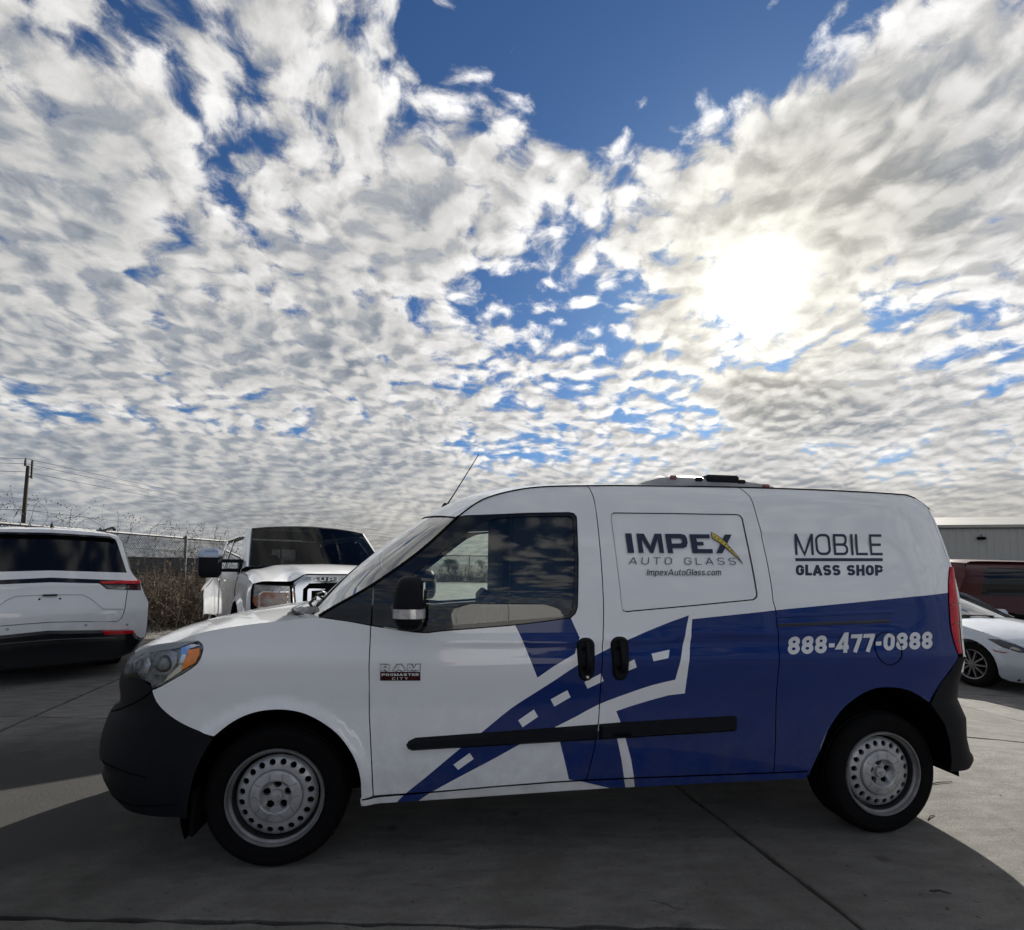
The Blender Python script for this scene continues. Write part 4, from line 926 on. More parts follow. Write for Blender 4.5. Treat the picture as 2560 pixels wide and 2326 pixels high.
    bp=N.new('ShaderNodeBump'); bp.inputs['Strength'].default_value=.8; bp.inputs['Distance'].default_value=.010; L.new(add.outputs[0],bp.inputs['Height']); L.new(bp.outputs[0],bs.inputs['Normal'])
    return m
def G(x): return -.29*sstep(4.2,8.8,x)      # the lot falls away behind the van's tail
def build_ground():
    soil=mat('packed_soil',(.075,.065,.050),.95,col2=(.035,.033,.028),vscale=1.2,bump=.6,bscale=30,coord='Object')
    g=meshobj('ground',[(-900,-900,-.62),(900,-900,-.62),(900,1200,-.62),(-900,1200,-.62)],[(0,1,2,3)],soil,smooth=False); tag(g,kind='structure')
    pv=bpy.data.objects.new('pavement',None); link(pv); tag(pv,kind='structure')
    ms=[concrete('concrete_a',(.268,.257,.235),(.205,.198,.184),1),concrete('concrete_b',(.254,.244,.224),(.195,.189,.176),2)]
    U=Vector((.992,-.124,0)); Vv=Vector((-.120,.9928,0)); O=Vector((2.43,-.605,0)); A,B=5.0,2.62
    rnd=random.Random(5)
    for i in range(-2,4):
        for j in range(-2,7):
            c=O+U*A*i+Vv*B*j; g_=.011
            e=[(g_,g_),(A-g_,g_),(A-g_,B-g_),(g_,B-g_)]
            loop=resample(e,.09)
            jit=[(a+ (rnd.uniform(-.009,.009)),b+rnd.uniform(-.009,.009)) for a,b in loop]
            P3=lambda a,b,z: tuple(c+U*a+Vv*b+Vector((0,0,z)))
            inn=inset(jit,.008); n=len(jit); h=rnd.uniform(-.0012,.0012)
            v2,tri=cdt_patch([inn],.5)
            P3=lambda a,b,z: (lambda p:(p.x,p.y,z+G(p.x)))(c+U*a+Vv*b)
            v=[P3(a,b,h) for a,b in v2]; k0=len(v); v+=[P3(a,b,h) for a,b in inn]+[P3(a,b,-.006) for a,b in jit]+[P3(a,b,-.03) for a,b in jit]
            f=[t if (v2[t[1]][0]-v2[t[0]][0])*(v2[t[2]][1]-v2[t[0]][1])-(v2[t[1]][1]-v2[t[0]][1])*(v2[t[2]][0]-v2[t[0]][0])>0 else t[::-1] for t in tri]
            f+=[(k0+n+k,k0+n+(k+1)%n,k0+(k+1)%n,k0+k) for k in range(n)]+[(k0+2*n+k,k0+2*n+(k+1)%n,k0+n+(k+1)%n,k0+n+k) for k in range(n)]
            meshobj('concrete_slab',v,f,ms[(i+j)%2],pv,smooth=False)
    # the pour carries on outside the slabs in view
    mb=MB()
    def quad(i0,i1,j0,j1):
        rws=[]
        for q in range(41):
            i_=i0+(i1-i0)*q/40; rws.append([(lambda p:(p.x,p.y,G(p.x)-.004))(O+U*A*i_+Vv*B*j_) for j_ in (j0,j1)])
        mb.grid(rws)
    quad(-2,4,-12,-2); quad(4,14,-12,17); quad(-2,4,7,17)
    c=[(-2,-12),(14,-12),(14,17),(-2,17)]; n=4
    w=[(lambda p:(p.x,p.y,G(p.x)-.012))(O+U*A*i+Vv*B*j) for i,j in c]; w2=[tuple(O+U*A*(i+(-.18 if i<0 else .18))+Vv*B*(j+(-.3 if j<0 else .3))+Vector((0,0,-.63))) for i,j in c]
    bk=meshobj('soil_bank',w+w2,[(i,(i+1)%n,n+(i+1)%n,n+i) for i in range(n)]+[],soil,smooth=False); tag(bk,kind='structure')
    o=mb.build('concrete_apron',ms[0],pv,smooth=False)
build_ground()
# ------------------------------------------------------------------ other vehicles
S_van=S
def use_surface(fn):
    global S
    S=fn
def cpatch(name,loops,step,fn,mats,parent,extra=(),fm=None,sharp=40):
    loops=[resample(l,step) for l in loops]; v2,tri=cdt_patch(loops,step,[resample(e,step) for e in extra])
    mb=MB(); mb.add([fn(a,b) for a,b in v2],tri); o=mb.build(name,mats,parent,sharp=sharp); return o
M_alloy=mat('alloy_grey',(.22,.22,.23),.30,metal=.8,var=.3)
M_red2=mat('dark_red_paint',(.060,.008,.010),.4,spec=.1,coat=.4,col2=(.06,.009,.010),vscale=1.5)
M_lampclear=mat('lamp_reflector',(.42,.43,.44),.18,metal=.8,var=.55,vscale=34)
def alloy_wheel(parent,c,r=.33,w=.21,out=(0,-1),spokes=10,name='wheel'):
    # wheel with its outer face towards 'out' (unit vector in the car's xy plane)
    e=thing_child(name,parent); e.location=c; e.rotation_euler=(0,0,math.atan2(out[0],-out[1]) if out!=(0,-1) else 0)
    rim=r*.68
    mb=MB().lathe([(rim-.01,w),(rim+.02,w+.01),(r-.03,w),(r-.004,w-.02),(r,w-.05),(r,.05),(r-.004,.02),(r-.03,0),(rim+.03,-.006),(rim,.008),(rim-.012,.02)],n=48); mb.build('tyre',M_black,e)
    mb=MB().lathe([(rim,.004),(rim-.006,-.002),(rim-.02,.006),(rim-.03,.03),(rim-.03,w)],n=48); mb.lathe([(0,.006),(.03,.006),(.034,.012),(.034,.05)],n=20)
    for k in range(spokes):
        a=2*PI*k/spokes; ca,sa=math.cos(a),math.sin(a); q=lambda rr,t,y:(rr*ca-t*sa,y,rr*sa+t*ca)
        mb.add([q(.03,-.013,.014),q(.03,.013,.014),q(rim-.02,.010,.008),q(rim-.02,-.010,.008),q(.03,-.016,.05),q(.03,.016,.05),q(rim-.02,.013,.05),q(rim-.02,-.013,.05)],[(0,1,2,3),(0,3,7,4),(1,5,6,2)])
    mb.build('rim',M_alloy,e)
    MB().lathe([(0,.07),(rim-.02,.07)],n=24).build('brake_disc',M_void,e)
    return e
def build_suv():
    root=thing('parked_suv',(-3.698,3.977,-.02),.635,'white SUV with dark tinted rear window parked tail out by the fence','SUV')
    def vs_(u,z):
        l=.0 if z<.75 else .05*sstep(.75,1.12,z)+.38*max(0,z-1.1)
        return l+.10*abs(u)**3
    use_surface(vs_)
    half=[(0,.602),(.721,.556),(.787,.545),(.831,.469),(.872,.443),(.921,.443),(.936,.578),(.940,.885),(.897,.984),(.852,1.115),(.772,1.229),(.735,1.309),(.665,1.616),(.625,1.697),(.531,1.728),(.341,1.748),(0,1.757)]
    mir=lambda h:h+[(-a,b) for a,b in h[::-1] if a>1e-6]
    winh=[(0,1.279),(.709,1.253),(.603,1.647),(.531,1.693),(0,1.710)]
    barh=[(0,1.144),(.436,1.125),(.512,1.054),(.858,1.030),(.852,1.112),(.848,1.150),(.448,1.172),(0,1.198)]
    spatch('body_shell',[mir(half),mir(winh),mir(barh)],.05,M_white,root,gap=0,lip=0)
    spatch('rear_window',[mir(winh)],.08,mat('dark_window',(.005,.006,.008),.05,spec=.35),root,off=.010,gap=0,lip=0)
    sp=mir([(0,1.690),(.531,1.676),(.585,1.655),(.603,1.66),(.531,1.706),(0,1.722)]); raised('spoiler_lip',sp,.06,.004,M_blackgloss,root,off=-.004)
    spatch('light_bar',[mir(barh)],.06,M_blackgloss,root,off=.006,gap=0,lip=0)
    for s_ in (1,-1):
        f=lambda l:[(a*s_,b) for a,b in l]
        tl=raised('tail_lamp',f([(.436,1.150),(.848,1.158),(.847,1.112),(.461,1.118)]),.008,.004,M_red,root)
        raised('lamp_reverse_lens',f([(.470,1.106),(.516,1.060),(.700,1.046),(.700,1.104)]),.006,.004,mat('smoked_lens',(.10,.10,.11),.15,coat=1.,var=.5,vscale=20),tl); raised('lamp_corner_lens',f([(.712,1.103),(.712,1.045),(.852,1.034),(.846,1.103)]),.006,.004,mat('smoked_red_lens',(.06,.01,.015),.15,coat=1.),tl)
        raised('rear_reflector',f([(.481,.566),(.794,.546),(.802,.498),(.495,.513)]),.03,.006,M_red,root,off=-.02)
        MB().tube([Pt(a*s_,b,.001) for a,b in [(.717,1.034),(.706,.93),(.697,.82),(.684,.755),(.662,.698),(.642,.675),(.619,.664),(.30,.684),(0,.695)]],.0035,5).build('tailgate_gap',M_void,root)
        MB().tube([Pt(a*s_,b,.0005) for a,b in [(0,1.005),(.285,.996),(.357,.952),(.482,.821),(.678,.809)]],.004,5).build('recess_edge',mat('panel_crease',(.35,.36,.38),.5),root)
        MB().lathe([(0,-.004),(.009,-.004),(.011,.0)],c=(.088*s_,vs_(.088,.956),.956),n=12).build('plate_screw_hole',M_void,root)
        for u,z in ((.331,.640),(.725,.615)): MB().lathe([(0,-.003),(.012,-.003),(.014,.0)],c=(u*s_,vs_(u,z),z),n=16).build('parking_sensor',mat('sensor_grey',(.32,.33,.34),.4),root)
        alloy_wheel(root,(.78*s_,1.02,.385) if s_<0 else (.78,1.02,.385),.385,.26,(s_,0))
        alloy_wheel(root,(.80*s_,4.1,.385),.385,.26,(s_,0))
    MB().box((0,vs_(0,1.0)-.012,1.0),(.13,.03,.022),.008).build('camera_pod',M_blackgloss,root)
    bh=[(0,.19),(.62,.20),(.80,.27),(.90,.42),(.921,.44),(.872,.44),(.831,.466),(.787,.542),(.721,.553),(0,.60)]
    raised('bumper',mir(bh),.05,.03,M_blackgloss,root,step=.08)
    MB().tube([Pt(-.62+1.24*k/20,.50-.03*(2*k/20-1)**2,.050) for k in range(21)],.005,6).build('bumper_trim',mat('dark_chrome',(.12,.12,.13),.3,metal=.9),root)
    # rest of the body: rings going forward
    sec=[(.80,.30),(.93,.45),(.945,.60),(.942,.885),(.905,.984),(.855,1.115),(.775,1.229),(.738,1.309),(.668,1.616),(.628,1.697),(.531,1.730),(.341,1.750),(0,1.759)]
    def ring(v,ws,zmax,grow):
        out=[]
        for i,(a,b) in enumerate(sec):
            zz=b if b<1.1 else 1.1+(b-1.1)*(zmax-1.1)/(1.759-1.1)
            out.append((a*ws+(.03*grow if .4<b<1.12 else 0),v+vs_(a,b)*max(0,1-v/.6),zz))
        return out
    st=[(0,1,1.759,0),(.25,1.0,1.775,.4),(.6,1.01,1.795,.8),(1.2,1.02,1.80,1),(2.2,1.02,1.80,1),(2.9,1.01,1.77,1),(3.3,1,1.62,1),(3.75,1,1.28,1),(4.3,.98,1.20,.8),(4.75,.93,1.12,.3),(4.9,.80,1.11,0)]
    rows=[ring(*q) for q in st]; full=[r+[(-a,b,c) for a,b,c in r[::-1][1:]] for r in rows]
    MB().grid(full).build('body_side',M_white,root,sharp=45)
    for s_ in (1,-1):
        for v0,v1 in ((.45,1.2),(1.3,2.15),(2.25,2.95)):
            q=[]
            for v,t in ((v0+.05,.10),(v1,.10),(v1-.03,.88),(v0+.12,.88)):
                a=.775+(.690-.775)*t; b=1.245+(1.60-1.245)*t; q.append(((a*1.02+.008)*s_,v,b+.02))
            MB().add(q,[(0,1,2,3)]).build('side_window',mat('dark_window',(0,0,0)),root,smooth=False)
        MB().box((1.02*s_,3.05,1.19),(.20,.12,.15),.04).build('door_mirror',M_blackgloss,root)
        MB().tube([(.60*s_,.5,1.80),(.60*s_,.7,1.835),(.60*s_,2.6,1.835),(.60*s_,2.8,1.80)],.016,6).build('roof_rail',M_black,root)
    mb=MB(); rws=[]
    for k in range(6):
        t=k/5; rws.append([(x*(1-t)*.022,.75+.16*t*t*.4+y*(1-t*.75)*.075,1.795+.085*t) for x,y in ((-1,-.6),(0,-1),(1,-.6),(1,.8),(0,1),(-1,.8))])
    mb.grid(rws,close=True).build('fin_antenna',M_black,root)
    MB().box((0,2.4,.42),(1.5,4.2,.25),.05).build('underbody',M_void,root)
    use_surface(S_van); return root
def build_truck():
    root=thing('pickup_truck',(-.291,3.279,0),.470,'white pickup truck with big chrome grille parked nose out behind the van hood','truck')
    M_grille=mat('truck_chrome',(.34,.37,.43),.12,metal=1.,var=.15)
    def vt(u,z): return .02+.16*abs(u)**3
    use_surface(vt)
    mir=lambda h:h+[(-a,b) for a,b in h[::-1] if abs(a)>1e-6]
    # hood
    def hz(u,v):
        a=abs(u); f=1.262-.098*sstep(.44,.62,a)-.05*max(0,a-.86)/.1*.6
        b=1.375-.03*a-.05*sstep(.55,.80,a)-.06*max(0,a-.85)/.1
        t=max(0,min(1,v/1.30)); return f+(b-f)*(1-(1-t)**1.7)+.018*(1-sstep(.40,.56,a))*math.sin(PI*t)
    hl=[(u,vt(u,1)+(.02)) for u in [-.96+1.92*k/24 for k in range(25)]]+[(.94,1.30),(.5,1.18),(0,1.13),(-.5,1.18),(-.94,1.30)]
    cpatch('hood',[hl],.06,lambda u,v:(u,v,hz(u,v)),M_white,root)
    # fascia, lamps, grille
    spatch('front_fascia',[mir([(0,.55),(.95,.55),(.965,.9),(.955,1.15),(.62,1.152),(.48,1.245),(0,1.252)])],.08,M_black,root,off=.03,gap=0,lip=0)
    for s_ in (-1,1):
        f=lambda l:[(a*s_,b) for a,b in l]
        h=thing_child('headlamp',root)
        raised('lamp_body',f([(.607,1.135),(.948,1.150),(.958,.965),(.915,.885),(.590,.895)]),.02,.008,M_lampclear,h,off=.015)
        raised('lamp_bezel',f([(.620,1.075),(.870,1.078),(.905,1.045),(.905,.890),(.618,.892)]),.006,.003,M_chrome,h,off=-.004)
        raised('main_reflector',f([(.634,1.062),(.862,1.064),(.890,1.038),(.889,.905),(.630,.905)]),.0015,.01,mat('amber_tinted_reflector',(.40,.38,.36),.22,metal=.55,col2=(.30,.10,.04),vscale=9,bump=.5,bscale=120),h,off=-.010)
        raised('turn_signal',f([(.915,1.03),(.955,1.005),(.944,.92),(.914,.908)]),.012,.004,mat('orange_red_lamp',(.35,.07,.02),.25,coat=1.,var=.4,vscale=30),h,off=-.004)
        raised('lamp_post',f([(.563,1.14),(.585,1.15),(.600,1.09),(.580,.90),(.558,.90)]),.03,.006,M_chrome,h)
    raised('grille_surround',mir([(0,1.252),(.470,1.256),(.575,1.172),(.598,1.130),(.556,.70),(.476,.70),(.473,1.090),(.424,1.143),(0,1.150)][::-1]) if False else mir([(0,1.150),(.424,1.143),(.473,1.090),(.476,.70),(.556,.70),(.598,1.130),(.575,1.172),(.470,1.256),(0,1.254)]),.07,.022,M_grille,root,off=.0)
    for s_ in (-1,1):
        f=lambda l:[(a*s_,b) for a,b in l]
        raised('grille_bar',f([(.256,1.111),(.433,1.113),(.452,1.095),(.452,.72),(.396,.72),(.396,1.073),(.256,1.077)]),.05,.008,M_grille,root)
    raised('grille_bar',[(-.36,.93),(.36,.93),(.36,1.03),(-.36,1.03)],.055,.010,M_grille,root)
    raised('emblem_oval',[(.12*math.cos(2*PI*k/32),.98+.05*math.sin(2*PI*k/32)) for k in range(32)],.068,.006,mat('emblem_blue',(.02,.05,.18),.2,coat=1.,var=.1),root)
    MB().box((0,vt(0,.9)+.05,.92),(.92,.02,.42),.0).build('grille_mesh',M_void,root)
    text_mesh('grille_lettering','SUPER DUTY',.20,((-.42,1.190),(-.42,1.232),(.42,1.190),(.42,1.232)),lambda x,z,l:(x,vt(x,z)-.072-l,z),mat('embossed_chrome',(.45,.47,.50),.25,metal=1.),root,gap=.3)
    raised('front_bumper',mir([(0,.48),(.90,.50),(.985,.60),(.985,.80),(.93,.86),(0,.86)]),.16,.04,M_chrome,root,off=.06,step=.1)
    # fenders, cab sides, bed
    def side(v,z):
        w=1.0 if v>.35 else 1.0-.055*(1-v/.35)**2
        w-= .03*max(0,(z-1.0)/.2)**2 if z<1.2 else .03+.30*(z-1.2)*.9
        r=math.hypot(v-1.02,(z-.42)); w+=.035*(1-sstep(.50,.62,r))*(1-sstep(.95,1.1,z))
        r2=math.hypot((v-5.25)*.75,(z-.42)*1.0); w+=.14*(1-sstep(.44,.70,r2))*(1-sstep(1.0,1.2,z))
        return w
    archp=lambda c,r:[(c+r*math.cos(R(a)),.42+r*math.sin(R(a))) for a in range(188,-9,-12)]
    low=[(.10,.60),(.40,.50)]+archp(1.02,.50)+[(1.60,.45),(4.60,.45)]+archp(5.25,.52)+[(5.85,.55),(6.85,.60),(6.85,1.22),(4.98,1.24),(4.90,1.24),(1.25,1.24),(1.10,1.275),(.60,1.24),(.16,1.155)]
    wins=[[(1.75,1.30),(2.50,1.28),(3.55,1.28),(3.55,1.74),(2.55,1.76),(2.35,1.74)],[(3.68,1.28),(4.62,1.28),(4.55,1.70),(4.30,1.74),(3.68,1.74)]]
    cab=[(1.25,1.24),(4.90,1.24),(4.86,1.55),(4.80,1.78),(4.6,1.815),(2.6,1.83),(2.15,1.81),(1.75,1.56)]
    for s_ in (-1,1):
        fn=lambda v,z:(s_*side(v,z),v,z)
        cpatch('fender_and_bed_side',[low],.07,fn,M_white,root)
        cpatch('cab_side',[cab]+wins,.07,fn,M_white,root)
        for w_ in wins:
            cpatch('side_window',[w_],.2,lambda v,z:(s_*(side(v,z)-.012),v,z),glass('truck_glass',(.16,.19,.19)),root)
            MB().tube([(s_*(side(v,z)+.012),v,z+.004) for v,z in (w_[3],w_[4],w_[5] if len(w_)>5 else w_[4])][:3],.018,5).build('window_visor',M_blackgloss,root)
        for v0 in (1.42,3.62,4.94): MB().tube([(s_*(side(v0,z)+.001),v0,z) for z in (.5,.7,.9,1.05,1.2)],.006,5).build('door_gap',M_void,root)
        MB().box((s_*1.03,3.4,1.10),(.03,.16,.035),.01).build('door_handle',M_chrome,root)
        alloy_wheel(root,(s_*.97,1.02,.345),.466,.29,(s_,0),spokes=8); alloy_wheel(root,(s_*1.0,5.25,.345),.466,.29,(s_,0),spokes=8)
        mi=thing_child('tow_mirror',root)
        mb=MB(); rws=[]
        for k in range(9):
            t=k/8; z=1.185+.37*t; w=.125*(1-abs(2*t-1)**6*.25); rws.append([(s_*(1.275+a*w),1.48+b*.085*(1-abs(2*t-1)**5*.3),z) for a,b in ((-1,-.5),(-.6,-1),(.6,-1),(1,-.4),(1,.7),(-1,.7))])
        mb.grid(rws,close=True); mb.add(rws[0],[(0,1,2,3,4,5)]); mb.build('mirror_housing',M_plastic,mi)
        rws2=[]
        for k in range(7):
            t=k/6; z=1.442+.125*t; w=.132*(1-t**3*.32); rws2.append([(s_*(1.275+a*w),1.48+b*.094*(1-t**4*.4),z) for a,b in ((-1,-.5),(-.6,-1),(.6,-1),(1,-.4),(1,.7),(-1,.7))])
        mb=MB().grid(rws2,close=True); mb.add(rws2[-1],[(0,1,2,3,4,5)]); mb.build('mirror_chrome_cap',mat('cap_chrome',(.42,.46,.54),.10,metal=1.,var=.1),mi)
        mb=MB()
        for z in (1.28,1.40): mb.box((s_*1.06,1.50,z),(.30,.05,.045),.012)
        mb.box((s_*.95,1.50,1.31),(.03,.20,.24),.01); mb.build('mirror_arm',M_plastic,mi)
    # windscreen, roof, back of the cab
    rows=[]
    for i in range(11):
        t=i/10; w=.865-.105*t; zb=1.33+.53*t; vb=1.30+.72*t; rows.append([(w*k/8,vb-(.16-.08*t)*(1-(k/8)**2),zb+(.035+.025*t)*(1-(k/8)**2)) for k in range(-8,9)])
    MB().grid(rows).build('windscreen',glass('truck_windscreen',(.12,.135,.14),refl=.22),root)
    mb=MB(); edge=rows[0]+[r[-1] for r in rows[1:]]+rows[-1][::-1][1:]+[r[0] for r in rows[1:-1]][::-1]; mb.tube([(x,y-.002,z) for x,y,z in edge],.011,6,closed=True); mb.build('windscreen_frit',M_blackgloss,root)
    for s_ in (-1,1):
        mb=MB(); rws=[[((.865-.105*t)*s_,1.30+.72*t,1.33+.53*t),((.90-.10*t)*s_,1.30+.78*t-.02,1.335+.53*t),((.935-.115*t)*s_,1.38+.82*t,1.30+.535*t)] for t in [k/10 for k in range(11)]]; mb.grid(rws).build('windscreen_pillar',M_white,root)
    rws=[]
    for i in range(13):
        v=2.02+(4.86-2.02)*i/12; ze=1.862 if v<4.3 else 1.862-.06*((v-4.3)/.56)**2; row=[]
        for k in range(-8,9):
            q=k/8; row.append((.815*q,v-(.08*(1-q*q) if i==0 else 0),ze+(.062+.035*min(1,i/2))*(1-abs(q)**2.5)-(.05*max(0,abs(q)-.85)/.15)))
        rws.append(row)
    MB().grid(rws).build('roof',M_white,root)
    mb=MB().box((.30,2.5,1.935),(.07,.10,.03),.012); mb.build('roof_antenna',M_black,root)
    cpatch('cab_back',[[(-.86,1.0),(.86,1.0),(.80,1.80),(-.80,1.80)],[(-.38,1.30),(.38,1.30),(.34,1.64),(-.34,1.64)]],.2,lambda u,z:(u,4.84,z),[M_interior],root)
    mb=MB(); mb.box((0,1.62,1.24),(1.62,.55,.16),.06); mb.box((0,3.2,.95),(1.7,3.3,.4)); mb.build('cab_floor_and_dash',M_interior,root)
    for u in (-.48,.48):
        for v in (3.0,4.2): mb=MB().box((u,v,1.25),(.50,.16,.50),.06); mb.box((u,v+.02,1.57),(.26,.10,.16),.04); mb.build('seat',M_interior,root)
    MB().box((0,3.4,1.835),(1.46,2.7,.02)).build('headliner',M_interior,root); MB().box((0,1.96,1.74),(.24,.03,.07),.02).build('rear_view_mirror',M_black,root)
    meshobj('inspection_sticker',[(-.60,1.875,1.735),(-.48,1.868,1.737),(-.48,1.908,1.768),(-.60,1.915,1.766)],[(0,1,2,3)],M_whitevinyl,root,smooth=False)
    MB().box((0,5.9,.95),(1.7,1.85,.06)).build('bed_floor',M_black,root); MB().box((0,6.85,.95),(1.85,.06,.55),.02).build('tailgate',M_white,root); MB().box((0,5.02,1.0),(1.8,.04,.46)).build('bed_front',M_white,root)
    MB().box((0,3.5,.52),(1.5,6.2,.2)).build('underbody',M_void,root)
    MB().lathe([(.010,0),(.010,.016),(0,.018)],'z',(.0,1.0,hz(0,1.0)),12).build('washer_jet',M_black,root)
    root.scale=(.955,.92,.92); root.location.z=1.413*.08
    use_surface(S_van); return root
M_sedan=mat('silver_white_paint',(.46,.50,.56),.4,spec=.15,metal=.25,coat=1.,var=.04,vscale=2.)
def build_sedan():
    root=thing('parked_sedan',(8.557,3.449,-.285),-1.516,'white sedan with dark slim headlamp standing behind the van tail','car')
    PZs=[(.12,.10),(.20,.055),(.33,.012),(.55,.0),(.66,.004),(.74,.018),(.82,.05),(.90,.10),(1.0,.15),(1.40,.34)]
    YS=.90
    FXs=[(.12,-.10),(.2,-.06),(.35,-.0),(.5,.0),(.62,-.015),(.72,-.06),(.80,-.14),(.9,-.3)]
    def ss(x,z):
        y=interp(PZs,z)
        if x>-.85:
            xf=interp(FXs,z); u=min(1.,(x+.85)/(.85+xf)); y+=(YS-y)*(1-(1-u**2.6)**(1/2.6))
        r=math.hypot(x+.90,z-.325); y-=.018*(1-sstep(.37,.45,r))
        if x<-3.9: y+=.12*((-3.9-x)/.7)**2
        return y
    use_surface(ss)
    ac=lambda c,r:[(c+r*math.cos(R(a)),.325+r*math.sin(R(a))) for a in range(-12,193,12)]
    body=[(-.10,.20),(-.16,.17),(-.45,.17),(-.52,.20)]+ac(-.90,.375)+[(-1.32,.20),(-3.18,.20)]+ac(-3.60,.37)+[(-4.0,.24),(-4.5,.30),(-4.55,.60),(-4.5,.95),(-3.9,.99),(-1.55,.92),(-1.25,.905),(-.95,.86),(-.62,.79),(-.40,.72),(-.25,.64),(-.14,.55),(-.08,.42)]
    lampp=[(-.66,.735),(-.52,.745),(-.36,.700),(-.20,.640),(-.13,.590),(-.19,.578),(-.32,.592),(-.48,.640)]
    mark=[(-.565,.575),(-.45,.555),(-.41,.562),(-.52,.545),(-.56,.55)]
    intake=[(-.27,.285),(-.12,.43),(-.085,.42),(-.085,.27),(-.16,.255)]
    for far in (0,1):
        def fl(o):
            if far:
                for v in o.data.vertices: v.co.y=2*YS-v.co.y
                o.data.flip_normals()
            return o
        fl(spatch('body_side',[body,lampp],.05,M_sedan,root,gap=0,lip=.02))
        h=fl(spatch('headlamp',[lampp],.05,mat('dark_lamp',(.012,.013,.016),.08,coat=1.,var=.8,vscale=25),root,off=.004,gap=0,lip=0))
        fl(raised('side_marker',[(-.60,.600),(-.52,.582),(-.43,.578),(-.40,.585),(-.46,.558),(-.55,.566)],.004,.003,mat('dull_red_marker',(.22,.03,.025),.3,coat=1.),root))
        fl(raised('bumper_intake',intake,.006,.004,M_blackgloss,root))
        fl(raised('fog_trim',[(-.27,.285),(-.25,.29),(-.11,.435),(-.12,.43)],.012,.002,M_chrome,root))
        wn=[(-1.75,.955),(-3.5,1.02),(-3.3,1.22),(-2.6,1.31),(-2.35,1.29)]
        fl(spatch('side_window',[wn],.1,mat('dark_window',(0,0,0)),root,off=-.004,gap=0,lip=0))
        fl(cpatch('cabin_side',[[(-1.45,.92),(-3.9,.99),(-3.55,1.18),(-3.2,1.30),(-2.6,1.38),(-2.3,1.36),(-2.1,1.31)]],.08,lambda x,z:(x,ss(x,z),z),M_sedan,root))
        o=MB().box((-1.80,-.02 if not far else 2*YS+.02,1.00),(.16,.20,.12),.045).build('door_mirror',M_sedan,root)
        yy=.035 if not far else 2*YS-.035
        alloy_wheel(root,(-.90,yy,.325),.325,.215,(0,-1 if not far else 1),10); alloy_wheel(root,(-3.60,yy,.325),.325,.215,(0,-1 if not far else 1),10)
    ze=[(-1.6,.935),(-1.25,.905),(-.95,.86),(-.62,.79),(-.40,.72),(-.25,.64),(-.1,.54)]; zc=[(-1.6,1.00),(-1.25,.975),(-.95,.93),(-.62,.87),(-.40,.81),(-.25,.76),(-.1,.66),(0,.58)]
    zE=sorted(ze); zC=sorted(zc)
    half=[(x,ss(x,interp(zE,x))) for x in (-1.45,-1.25,-.95,-.75,-.62,-.5,-.40,-.30,-.25)]+[(-.16,.55),(-.12,.9)]
    outl=half+[(x,2*YS-y) for x,y in half[::-1][1:]]+[(-1.30,1.35),(-1.24,.9),(-1.30,.45)]
    def hzz(x,y):
        e=interp(zE,x); c=interp(zC,x); yl=ss(min(x,-.2),max(.5,e)); n=min(1,abs(y-YS)/max(.05,YS-yl)); return e+(c-e)*(1-n**2.4)
    cpatch('hood',[outl],.06,lambda x,y:(x,y,hzz(x,y)),M_sedan,root)
    rows=[]
    for i in range(13):
        t=i/12; xe=-1.50-.85*t; zz=.925+.43*t-.05*t*t; yl=.13+.20*t; rows.append([(xe+(.27-.15*t)*(1-(k/8)**2),YS+(YS-yl)*k/8,zz+(.055)*(1-(k/8)**2)) for k in range(-8,9)])
    MB().grid(rows).build('windscreen',glass('sedan_windscreen',(.25,.28,.28),base=.10),root)
    for s_ in (0,-1): MB().tube([(r[s_][0],r[s_][1],r[s_][2]+.005) for r in rows],.035,6).build('windscreen_pillar',M_blackgloss,root)
    mb=MB(); mb.tube([(-1.30,.55,.985),(-1.42,.30,.99),(-1.50,.20,.985)],.010,5); mb.tube([(-1.25,.95,1.0),(-1.38,.45,1.005)],.010,5); mb.build('wiper',M_black,root)
    rws=[]
    for i in range(13):
        x=-2.35-1.25*i/12; zz=1.305+.05*math.sin(PI*min(1,i/12*.9)); rws.append([(x+(.12*(1-(k/8)**2) if i==0 else 0),YS+.57*k/8,zz+.055*(1-(k/8)**2)) for k in range(-8,9)])
    for x,z,w in ((-3.9,1.16,.62),(-4.2,1.0,.72),(-4.5,.98,.75)): rws.append([(x,YS+w*k/8,z+.03*(1-(k/8)**2)) for k in range(-8,9)])
    MB().grid(rws).build('roof',M_sedan,root)
    MB().box((-2.3,YS,.30),(3.9,1.5,.22)).build('underbody',M_void,root); MB().box((-2.9,YS,.92),(1.8,1.1,.1),.03).build('interior',M_interior,root)
    use_surface(S_van); return root
